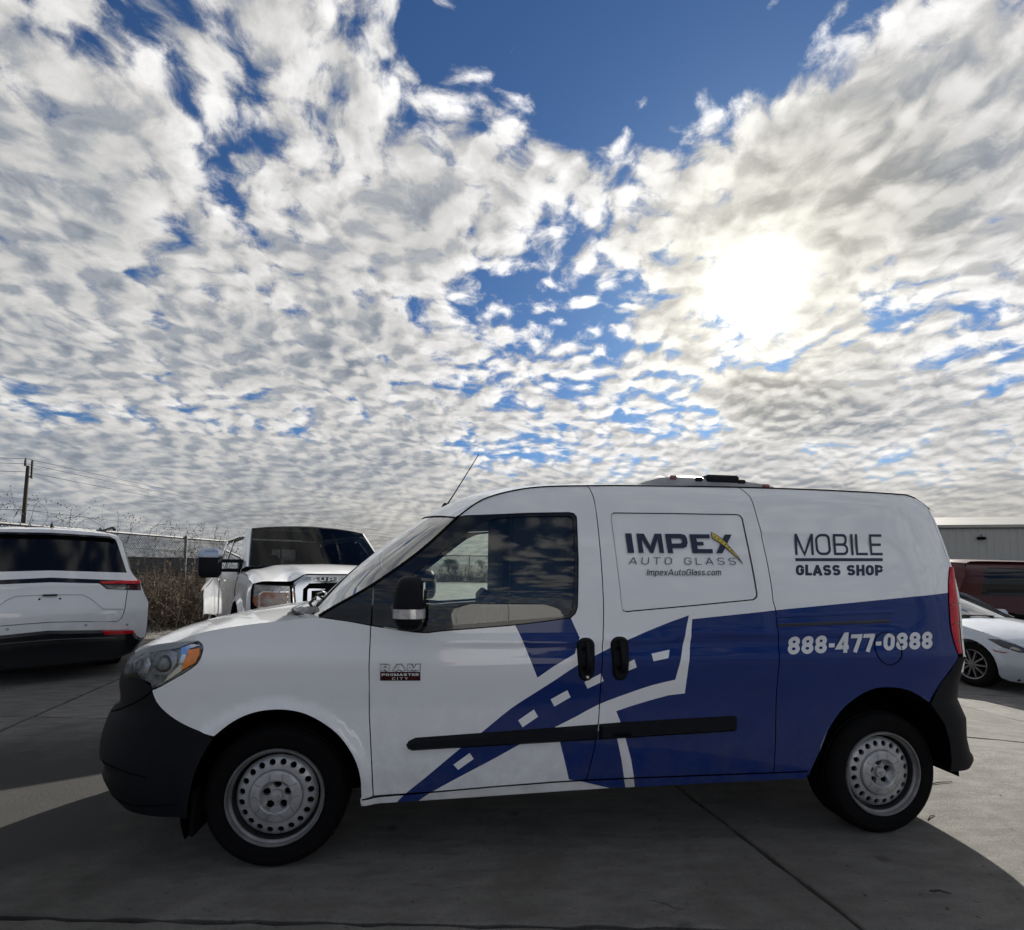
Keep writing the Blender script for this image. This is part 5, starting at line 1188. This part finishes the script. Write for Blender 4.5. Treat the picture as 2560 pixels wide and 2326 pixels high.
def build_red_suv():
    root=thing('red_suv',(11.25,7.0,-.29),R(-4),'dark red SUV with black side windows parked in front of the metal building','SUV')
    YS=.92; PZr=[(.25,.06),(.5,.0),(.9,.0),(1.02,.02),(1.7,.18),(1.8,.3)]
    def ss(x,z):
        y=interp(PZr,z)
        if x<.35: y+=.16*((.35-x)/.4)**2
        return y
    use_surface(ss)
    ac=lambda c,r:[(c+r*math.cos(R(a)),.36+r*math.sin(R(a))) for a in range(192,-13,-12)]
    body=[(.05,.42),(.45,.36)]+ac(1.05,.43)+[(1.55,.30),(3.35,.30)]+ac(3.85,.42)+[(4.35,.35),(4.75,.45),(4.80,.75),(4.6,.98),(3.55,1.06),(3.40,1.09),(2.75,1.68),(2.5,1.74),(.62,1.76),(.42,1.73),(.30,1.62),(.10,1.12),(.0,.80)]
    wins=[[(.52,1.10),(1.62,1.10),(1.82,1.63),(.78,1.64),(.62,1.56)],[(1.76,1.10),(2.45,1.10),(2.45,1.64),(1.94,1.64)],[(2.55,1.10),(3.22,1.10),(2.74,1.60),(2.55,1.64)]]
    for far in (0,1):
        def fl(o):
            if far:
                for v in o.data.vertices: v.co.y=2*YS-v.co.y
                o.data.flip_normals()
        fl(spatch('body_side',[body]+wins,.08,M_red2,root,gap=0,lip=.01))
        for w_ in wins: fl(spatch('side_window',[w_],.2,mat('dark_window',(0,0,0)),root,off=.008,gap=0,lip=0))
        fl(raised('rub_strip',[(.25,.70),(4.2,.70),(4.2,.76),(.25,.76)],.015,.006,M_black,root,step=.2))
        yy=.04 if not far else 2*YS-.04
        for x in (1.05,3.85): alloy_wheel(root,(x,yy,.36),.36,.23,(0,-1 if not far else 1),6)
    top=[(3.40,1.09),(2.75,1.69),(2.5,1.745),(1.6,1.765),(.62,1.765),(.42,1.735),(.30,1.62),(.10,1.12),(.0,.80),(.05,.42)]
    rows=[]
    for x,z in smoothline(top,.12):
        yl=ss(x,min(z,1.7)); rows.append([(x-(.06*(1-(k/6)**2) if x<.5 else 0),YS+(YS-yl)*k/6,z+(.045*(1-(k/6)**2) if z>1.5 else 0)) for k in range(-6,7)])
    MB().grid(rows).build('roof_and_tailgate',M_red2,root)
    rows=[[(x,YS+(YS-.05)*k/6,z+.03*(1-(k/6)**2)) for k in range(-6,7)] for x,z in ((3.40,1.08),(4.2,1.02),(4.7,.90),(4.85,.7),(4.8,.42))]; MB().grid(rows).build('hood',M_red2,root)
    MB().box((2.4,YS,.45),(4.2,1.5,.3)).build('underbody',M_void,root)
    root.scale=(1.095,1.095,1.095); use_surface(S_van); return root

def build_back_van():
    # stands behind the photographer; only the door glass and the paint show it
    root=thing('white_panel_van',(1.75,-5.6,0),PI,'plain white panel van seen as a reflection in the door glass','van')
    W_,H_,L_=.96,2.35,5.2; sec=[(.90,.40),(.96,.60),(.965,1.2),(.93,1.7),(.86,2.12),(.78,2.27),(.60,2.34),(0,2.37)]
    full=[(a,b) for a,b in sec]+[(-a,b) for a,b in sec[::-1][1:]]
    mb=MB(); mb.grid([[(a*k,y,b) for a,b in full] for y,k in ((.0,.985),(.05,1.),(3.4,1.),(4.0,.98))]); mb.grid([[(a*k,y,min(b,z)) for a,b in full] for y,k,z in ((4.0,.98,2.4),(4.5,.97,1.75),(4.75,.95,1.25),(5.2,.85,1.0))]); mb.build('body_shell',M_white,root)
    for s_ in (-1,1):
        d=cpatch('rear_door',[[(s_*.012,.55),(s_*.80,.55),(s_*.86,.9),(s_*.86,1.7),(s_*.80,2.10),(s_*.74,2.24),(s_*.012,2.28)]],.2,lambda u,z:(u,-.012,z),M_white,root)
        MB().box((s_*.10,-.03,1.25),(.04,.03,.22),.01).build('door_handle',M_black,d); MB().box((s_*.90,-.015,1.02),(.10,.05,.42),.02).build('tail_lamp',M_red,root)
        for y in (1.0,4.3): alloy_wheel(root,(s_*.80,y,.34),.34,.22,(s_,0),6)
    cpatch('rear_frame',[[(-.96,.5),(.96,.5),(.95,1.7),(.86,2.14),(.60,2.33),(-.60,2.33),(-.86,2.14),(-.95,1.7)]],.3,lambda u,z:(u,.002,z),M_white,root)
    MB().box((0,-.08,.47),(1.9,.18,.18),.04).build('rear_bumper',M_plastic,root); MB().box((0,2.5,.45),(1.5,4.6,.2)).build('underbody',M_void,root); MB().box((0,4.35,1.55),(1.5,.02,.4),.0).build('windscreen',mat('dark_window',(0,0,0)),root)
# ------------------------------------------------------------------ surroundings
CAMO=Vector((.766,-2.513,0)); CF=Vector((.124,.992,0)).normalized(); CR=Vector((.992,-.124,0)).normalized()
def cw(X,Z,z=0.): p=CAMO+CF*Z+CR*X; return Vector((p.x,p.y,z))       # metres to the right of / ahead of the photographer's spot
GZ=-.62                                                                    # the verge beyond the lot lies lower
M_galv=mat('galvanised_steel',(.22,.23,.23),.55,metal=.5,var=.35,vscale=12)
M_rail=mat('dull_galvanised_pipe',(.10,.105,.11),.6,metal=.4,var=.3,vscale=9)
M_wire=mat('fence_wire',(.055,.058,.06),.6,metal=.5,var=.3)
M_wood=mat('weathered_pole_wood',(.085,.068,.052),.9,var=.5,vscale=6,bump=.5,bscale=30,aniso=(1,1,.08))
M_cable=mat('cable_black',(.02,.02,.022),.6,var=.2)
def fence_run(root,a,b,n,base,top):
    d=(b-a); L_=d.length; u=d.normalized()
    for i in range(n+1):
        p=a+d*i/n; MB().tube([(p.x,p.y,base-.05),(p.x,p.y,top+.02)],.038,10).build('post',M_galv,root); MB().lathe([(.043,0),(.040,.02),(.012,.045),(0,.05)],'z',(p.x,p.y,top+.01),10).build('post_cap',M_galv,root)
    side=Vector((-u.y,u.x,0))
    for i in range(n):
        p0=a+d*i/n+side*.045; p1=a+d*(i+1)/n+side*.045
        MB().tube([(p0.x,p0.y,top-.03),(p1.x,p1.y,top-.03)],.034,8).build('top_rail',M_rail,root)
        W_=(p1-p0).length; H=top-base-.06; sp=.075; far=(p0-CAMO).length>26
        if far: sp=.15
        mb=MB(); r=.0052 if not far else .006
        k=-int(H/sp)
        while k*sp<W_:
            for sg in (1,-1):
                x0=k*sp; x1=x0+H; z0,z1=base+.03,base+.03+H
                ta=max(0,-x0/H); tb=min(1,(W_-x0)/H)
                if tb>ta:
                    e=[]
                    for t in (ta,tb):
                        x=x0+(x1-x0)*t; z=z0+(z1-z0)*t if sg>0 else z1-(z1-z0)*t; q=p0+u*x-side*(.03+.002*sg); e.append((q.x,q.y,z))
                    mb.tube(e,r,3,cap=False)
            k+=1
        o=mb.build('chain_link_mesh',M_wire,root,smooth=False,fix=False); tag(o,kind='stuff')
        MB().tube([(p0.x,p0.y,top-.14),(p1.x,p1.y,top-.14)],.004,4).build('tension_wire',M_wire,root)
def build_fence():
    root=thing('chain_link_fence',tuple(cw(-9.5,9,GZ)),0,'chain link fence with pipe top rail behind the parked SUV and truck','fence'); loc=root.location.copy()
    fence_run(root,cw(-9.5,5.65),cw(-9.5,40),11,GZ,2.06); fence_run(root,cw(-9.5,40),cw(6,40),5,GZ,2.06)
    for c in root.children:
        c.location=-loc
def twig_shrub(seed,h,w,dense=1.0,green=.3):
    # a tangle of thin bent stems with small leaves; returns stem and leaf mesh data
    rnd=random.Random(seed); st=MB(); lf=MB()
    n=int(70*dense)
    for i in range(n):
        x=rnd.gauss(0,w*.42); y=rnd.gauss(0,.28); p=Vector((x,y,0)); d=Vector((rnd.gauss(0,.35),rnd.gauss(0,.25),1)).normalized(); L_=h*rnd.uniform(.45,1.08); k=7; pts=[p.copy()]
        for j in range(k):
            d=(d+Vector((rnd.gauss(0,.28),rnd.gauss(0,.24),rnd.gauss(-.05,.16)))).normalized(); p=p+d*L_/k; pts.append(p.copy())
        st.tube(pts,[.0075*(1-.8*j/k) for j in range(k+1)],3,cap=False)
        for j in range(2,k+1):
            for q in range(rnd.randint(1,3)):
                dd=(d+Vector((rnd.gauss(0,.9),rnd.gauss(0,.7),rnd.gauss(.2,.6)))).normalized(); b=pts[j]; e=b+dd*rnd.uniform(.10,.36); st.tube([b,(b+e)/2+Vector((0,0,rnd.uniform(-.03,.03))),e],[.0035,.0028,.0012],3,cap=False)
                for c in range(rnd.randint(1,4)):
                    t=rnd.uniform(.2,1.); o=b+(e-b)*t; s=rnd.uniform(.018,.045); a=Vector((rnd.gauss(0,1),rnd.gauss(0,1),rnd.gauss(0,1))).normalized(); bb=a.cross(Vector((rnd.gauss(0,1),rnd.gauss(0,1),rnd.gauss(0,1)))).normalized()
                    m=0 if rnd.random()>green else 1
                    lf.add([o,o+a*s*.5+bb*s*.32,o+a*s,o+a*s*.5-bb*s*.32],[(0,1,2,3)],m)
    return st,lf
def build_shrubs():
    ms=mat('dry_stems',(.060,.044,.032),.9,var=.4,vscale=5); ml=[mat('dry_leaves',(.075,.052,.030),.85,col2=(.045,.034,.022),vscale=9),mat('dull_green_leaves',(.034,.042,.018),.8,col2=(.050,.054,.024),vscale=9)]
    protos=[]
    for i,(h,w,dn,g) in enumerate(((2.4,1.2,2.0,.60),(2.8,1.0,1.7,.65),(2.1,1.3,2.0,.45))):
        st,lf=twig_shrub(11+i,h,w,dn,g)
        r=thing('brush_shrub',(0,0,0)); a=st.build('stems',ms,r,fix=False,sharp=80); b=lf.build('leaves',ml,r,smooth=False,fix=False); tag(a,kind='stuff'); tag(b,kind='stuff'); protos.append(r)
    rnd=random.Random(3); spots=[]
    Z=6.6
    while Z<36: spots.append((-9.5+rnd.uniform(-1.1,-.35),Z,rnd.randrange(3))); Z+=rnd.uniform(.75,1.15)*(1 if Z<17 else 1.8)
    X=-9.0
    while X<6.5: spots.append((X,40.6+rnd.uniform(-.3,.8),rnd.randrange(3))); X+=rnd.uniform(.9,1.4)
    first=set()
    for X,Z,k in spots:
        o=protos[k] if k not in first else copy_tree(protos[k]); first.add(k)
        p=cw(X,Z,GZ); o.location=p; o.rotation_euler=(0,0,-.124+PI/2+rnd.uniform(-.4,.4)+(PI if rnd.random()>.5 else 0)); s=rnd.uniform(.88,1.12); o.scale=(s,s,s*rnd.uniform(.92,1.12))
        tag(o,'dry tangled brush shrub growing along the chain link fence','shrub','brush along the fence')
def build_weeds():
    ms=mat('dry_stems',(0,0,0)); ml=[mat('rusty_dead_leaves',(.105,.045,.026),.85,col2=(.070,.040,.024),vscale=7),mat('straw_leaves',(.14,.105,.055),.85,col2=(.08,.065,.035),vscale=7),mat('dull_green_leaves',(0,0,0))]
    protos=[]
    for i,(h,w,dn,g,q) in enumerate(((1.15,1.0,1.5,.45,(0,1)),(1.0,1.1,1.5,.4,(1,2)))):
        st,lf=twig_shrub(61+i,h,w,dn,g); r=thing('weed_clump',(0,0,0)); tag(st.build('stems',ms,r,fix=False,sharp=80),kind='stuff'); tag(lf.build('leaves',[ml[q[0]],ml[q[1]]],r,smooth=False,fix=False),kind='stuff'); protos.append(r)
    rnd=random.Random(8); used=set(); k_=0
    for X0,Z in ((-6.9,10.9),(-7.5,11.4),(-7.0,12.0),(-7.8,12.4),(-7.2,13.2),(-8.0,13.6),(-7.3,14.4),(-8.1,15.0),(-7.4,15.8),(-8.0,16.8),(-7.3,17.6),(-8.0,18.8),(-8.2,11.2)):
        k=k_%2; k_+=1
        o=protos[k] if k not in used else copy_tree(protos[k]); used.add(k); o.location=cw(X0,Z,-.01); o.rotation_euler=(0,0,rnd.uniform(0,6)); s=rnd.uniform(.85,1.2); o.scale=(s,s,s)
        tag(o,'clump of dead brown weeds at the pavement edge below the fence','weeds','weeds at the pavement edge')
    rt=thing('vine_tangle',tuple(cw(-9.5,14,0)),0,'leafless vine tangle climbing over the fence top rail','vine'); loc=rt.location.copy(); st=MB(); lf=MB()
    for i in range(420):
        Z=rnd.uniform(6.4,30); p=cw(-9.5+rnd.uniform(-.08,.08),Z,rnd.uniform(.6,1.9)); d=Vector((CF.x*rnd.choice((-1,1)),CF.y,rnd.uniform(.2,1.2))).normalized(); pts=[p.copy()]
        for j in range(9):
            d=(d+Vector((rnd.gauss(0,.22),rnd.gauss(0,.5),rnd.gauss(-.02,.45)))).normalized(); p=p+d*.17
            if p.z>2.5: d.z=-abs(d.z)
            pts.append(p.copy())
        st.tube(pts,[.006*(1-.07*j) for j in range(10)],3,cap=False)
        for j in range(3,10):
            for q in range(2):
                o=pts[j]+Vector((rnd.gauss(0,.05),rnd.gauss(0,.06),rnd.gauss(0,.05))); a=Vector((rnd.gauss(0,1),rnd.gauss(0,1),rnd.gauss(0,1))).normalized(); b=a.orthogonal().normalized(); s=rnd.uniform(.02,.05); lf.add([o,o+a*s*.5+b*s*.3,o+a*s,o+a*s*.5-b*s*.3],[(0,1,2,3)])
    for o in (tag(st.build('stems',ms,rt,fix=False,sharp=80),kind='stuff'),tag(lf.build('leaves',[mat('dry_leaves',(0,0,0))],rt,smooth=False,fix=False),kind='stuff')): o.location=-loc
def build_pole():
    X,Z=-33.3,35.
    p=cw(X,Z); root=thing('utility_pole',(p.x,p.y,GZ),0,'tall weathered wooden utility pole beyond the fence','pole')
    MB().tube([(0,0,0),(.03,0,4),(.10,0,8.25)],[.15,.13,.10],12).build('shaft',M_wood,root); MB().box((-.08,0,8.42),(.10,.12,.40),.02).build('top_bracket',M_wood,root)
    MB().tube([(-.06,0,8.6),(-.06,0,8.78)],[.07,.05],8).build('insulator',M_galv,root); MB().box((.36,0,8.0),(.12,.14,1.25),.03).build('riser_box',M_cable,root); MB().tube([(.10,0,7.4),(.36,0,7.6)],.03,6).build('bracket_arm',M_cable,root); MB().tube([(.17,0,5.0),(.15,0,0.3)],.03,6).build('riser_pipe',M_galv,root)
    far=cw(-17,130)
    near=cw(-75,25)
    for i,(z0,zf,zn,lab) in enumerate(((8.1,8.2,9.0,'topmost of the overhead wires running from the utility pole'),(7.75,7.7,8.7,'second overhead wire from the top running from the utility pole'),(7.2,7.1,8.0,'third overhead wire from the top running from the utility pole'),(4.6,5.6,5.2,'fourth overhead wire from the top at mid height of the utility pole'),(2.55,2.9,2.7,'lowest thick cable leaving the utility pole just above the fence'))):
        pts=[]
        for a,b,za,zb in ((near,p,zn,z0),(p,far,z0,zf)):
            for k in range(17):
                t=k/16; q=a+(b-a)*t; pts.append((q.x,q.y,za+(zb-za)*t-1.1*4*t*(1-t)*((b-a).length/110)))
        o=MB().tube(pts,.016 if i<4 else .035,5).build('overhead_wire',M_cable); tag(o,lab,'wire','overhead wires')
def build_building():
    a=cw(15.5,27.5); b=cw(34,21.5); d=(b-a); L_=d.length; u=d.normalized(); nrm=Vector((u.y,-u.x,0))
    root=thing('metal_building',(a.x,a.y,-.29),math.atan2(u.y,u.x),'long low grey metal sided building behind the red SUV','building')
    H=4.0; m=mat('grey_metal_siding',(.52,.51,.46),.55,var=.12,vscale=.7,aniso=(1,1,.2)); rib=.305; n=int(L_/rib)
    # one siding sheet: a shallow pan with a raised rib at its edge
    mb=MB(); pr=[(0,0),(.02,-.03),(.045,-.03),(.065,0),(.18,0),(.185,-.008),(.195,-.008),(.20,0),(rib-.002,0)]
    mb.grid([[(x,y,z) for x,y in pr] for z in (0,H-.14)]); first=mb.build('siding_panel',m,root,smooth=False); first.location=(0,0,0)
    for i in range(1,n):
        c=first.copy(); COL.objects.link(c); c.parent=root; c.location=(i*rib,0,0)
    MB().box((L_/2,.0,H-.07),(L_+.2,.16,.14),.02).build('eave_trim',mat('eave_trim_metal',(.55,.52,.44),.5,var=.2,vscale=2),root); MB().box((L_/2,-.06,H-.165),(L_+.2,.07,.035),.01).build('gutter_shadow_lip',mat('trim_dark',(.10,.10,.095),.5),root)
    MB().box((L_/2,6,H/2-.1),(L_,11.9,H-.3)).build('building_core',m,root,smooth=False)
    rf=MB(); rf.add([(-.1,-.1,H),(L_+.1,-.1,H),(L_+.1,6,H+.9),(-.1,6,H+.9),(L_+.1,12.1,H),(-.1,12.1,H)],[(0,1,2,3),(3,2,4,5)]); rf.build('roof',mat('roof_metal',(.22,.215,.20),.45,metal=.3,var=.2,vscale=.6),root,smooth=False)
    q=cw((2468-1280)/1290*24.6,24.6); x=(q-a).dot(u)
    lt=thing_child('wall_light',root); MB().box((x,-.10,3.34),(.34,.16,.14),.04).build('lamp_head',M_black,lt); MB().tube([(x,-.02,3.49),(x,-.10,3.51),(x,-.14,3.42)],.025,6).build('lamp_arm',M_galv,lt)
def build_far():
    a=cw(-70,72); b=cw(-30,66); d=b-a
    root=thing('far_warehouse',(a.x,a.y,GZ),math.atan2(d.y,d.x),'distant flat grey warehouse wall seen through the chain link fence','building')
    m=mat('far_grey_wall',(.22,.225,.23),.7,var=.2,vscale=.3)
    for i in range(8): MB().box((2.5+5*i,0,1.05),(4.96,.3,2.1),.02).build('wall_panel',m,root,smooth=False)
    MB().box((20,4,2.15),(40.4,8.6,.14),.03).build('roof',mat('far_roof',(.10,.10,.105),.7),root)
    rnd=random.Random(9); lm=mat('far_foliage',(.035,.042,.026),.9,col2=(.05,.05,.03),vscale=.8); tm=mat('far_bark',(.05,.04,.03),.9)
    # scrubby trees along the horizon: crowns of many small leaf faces
    def tree(seed,h):
        rn=random.Random(seed); r=thing('scrub_tree',(0,0,0)); tb=MB(); tb.tube([(0,0,0),(.05,0,h*.35),(.0,.05,h*.6)],[.14,.10,.05],6); cl=MB(); centers=[]
        for k in range(9):
            a_=rn.uniform(0,2*PI); rr=rn.uniform(.1,h*.34); z=h*rn.uniform(.42,.9); c=Vector((rr*math.cos(a_),rr*math.sin(a_),z)); centers.append(c); tb.tube([(0,0,h*.4),tuple(c*.6+Vector((0,0,h*.18))),tuple(c)],[.05,.03,.012],4)
            for q in range(150):
                v=Vector((rn.gauss(0,1),rn.gauss(0,1),rn.gauss(0,.75)))*h*.11+c; s=rn.uniform(.08,.20); e=Vector((rn.gauss(0,1),rn.gauss(0,1),rn.gauss(0,1))).normalized(); f=e.orthogonal().normalized(); cl.add([v,v+e*s+f*s*.5,v+e*s*1.6,v+e*s-f*s*.5],[(0,1,2,3)])
        tb.build('trunk',tm,r,fix=False); tag(cl.build('crown',lm,r,smooth=False,fix=False),kind='stuff'); return r
    pr=[tree(21,4.2),tree(22,5.0),tree(23,3.5)]; used=set(); spots=[]
    for i in range(16): spots.append((-66+i*4.6+rnd.uniform(-1.4,1.4),rnd.uniform(88,125),rnd.randrange(3)))
    for i in range(9): spots.append((14+i*7+rnd.uniform(-2,2),rnd.uniform(70,110),rnd.randrange(3)))
    for i in range(12): spots.append((-30+i*8+rnd.uniform(-2,2),-rnd.uniform(45,60),rnd.randrange(3)))
    for X,Z,k in spots:
        o=pr[k] if k not in used else copy_tree(pr[k]); used.add(k); p=cw(X,Z,GZ); o.location=p; o.rotation_euler=(0,0,rnd.uniform(0,6)); s=rnd.uniform(.55,.85); o.scale=(s*1.4,s*1.4,s)
        tag(o,'small dark scrub tree on the far horizon','tree','scrub trees on the horizon')

def build_litter():
    rnd=random.Random(17); tw=mat('twig_bark',(.035,.028,.022),.9,var=.3); lfm=mat('dead_leaf_litter',(.060,.042,.026),.9,var=.4)
    def gp(x,y): return Vector((x,y,G(x)+.004))
    for (x,y,l,a,lab) in ((4.05,.62,.22,.15,'thin dark twig lying on the sunlit concrete right of the van'),(3.55,.20,.10,.5,'short dark twig on the concrete beside the rear tyre'),(2.95,-.42,.08,-.3,'small twig in the van shadow below the rear tyre')):
        p=gp(x,y); o=MB().tube([(-l/2,0,0),(0,.006,.004),(l/2,-.004,.0)],[.003,.0035,.002],5).build('twig',tw); o.location=p; o.rotation_euler=(0,0,a); tag(o,lab,'twig')
    mesh=None
    for i in range(26):
        x=rnd.uniform(2.5,6.0); y=rnd.uniform(-.6,2.6) if x>3.6 else rnd.uniform(-.65,-.05); s=rnd.uniform(.012,.024)
        if mesh is None:
            o=MB().add([(0,0,0),(.5,.32,.18),(1,0,.05),(.5,-.32,.12)],[(0,1,2),(0,2,3)]).build('dead_leaf',lfm,smooth=False,fix=False); mesh=o.data
        else: o=bpy.data.objects.new('dead_leaf',mesh); link(o)
        o.location=gp(x,y); o.rotation_euler=(0,0,rnd.uniform(0,6)); o.scale=(s,s,s); tag(o,'tiny dead leaf scrap lying on the concrete right of the van','leaf','leaf scraps on the concrete')
def build_papers():
    pm=mat('paper_white',(.72,.74,.72),.7,var=.08,vscale=6)
    for (x,y,z,rz,w,h,lab) in ((.22,.72,1.155,.5,.30,.22,'curled white paper sheet on top of the van dashboard'),(.30,.98,1.165,-.3,.22,.30,'second white paper leaning on the windscreen above the dashboard')):
        rws=[[(w*(i/6-.5),h*(j/6-.5),.05*math.sin(i*.7+j*.4)*(.4+j/8)+.012*j) for j in range(7)] for i in range(7)]
        o=MB().grid(rws).build('paper_sheet',pm); o.location=(x,y,z); o.rotation_euler=(.15,-.25,rz); tag(o,lab,'paper')
van=build_van()
build_suv(); build_truck(); build_sedan(); build_red_suv(); build_back_van()
build_fence(); build_shrubs(); build_weeds(); build_pole(); build_building(); build_far()
build_litter(); build_papers()
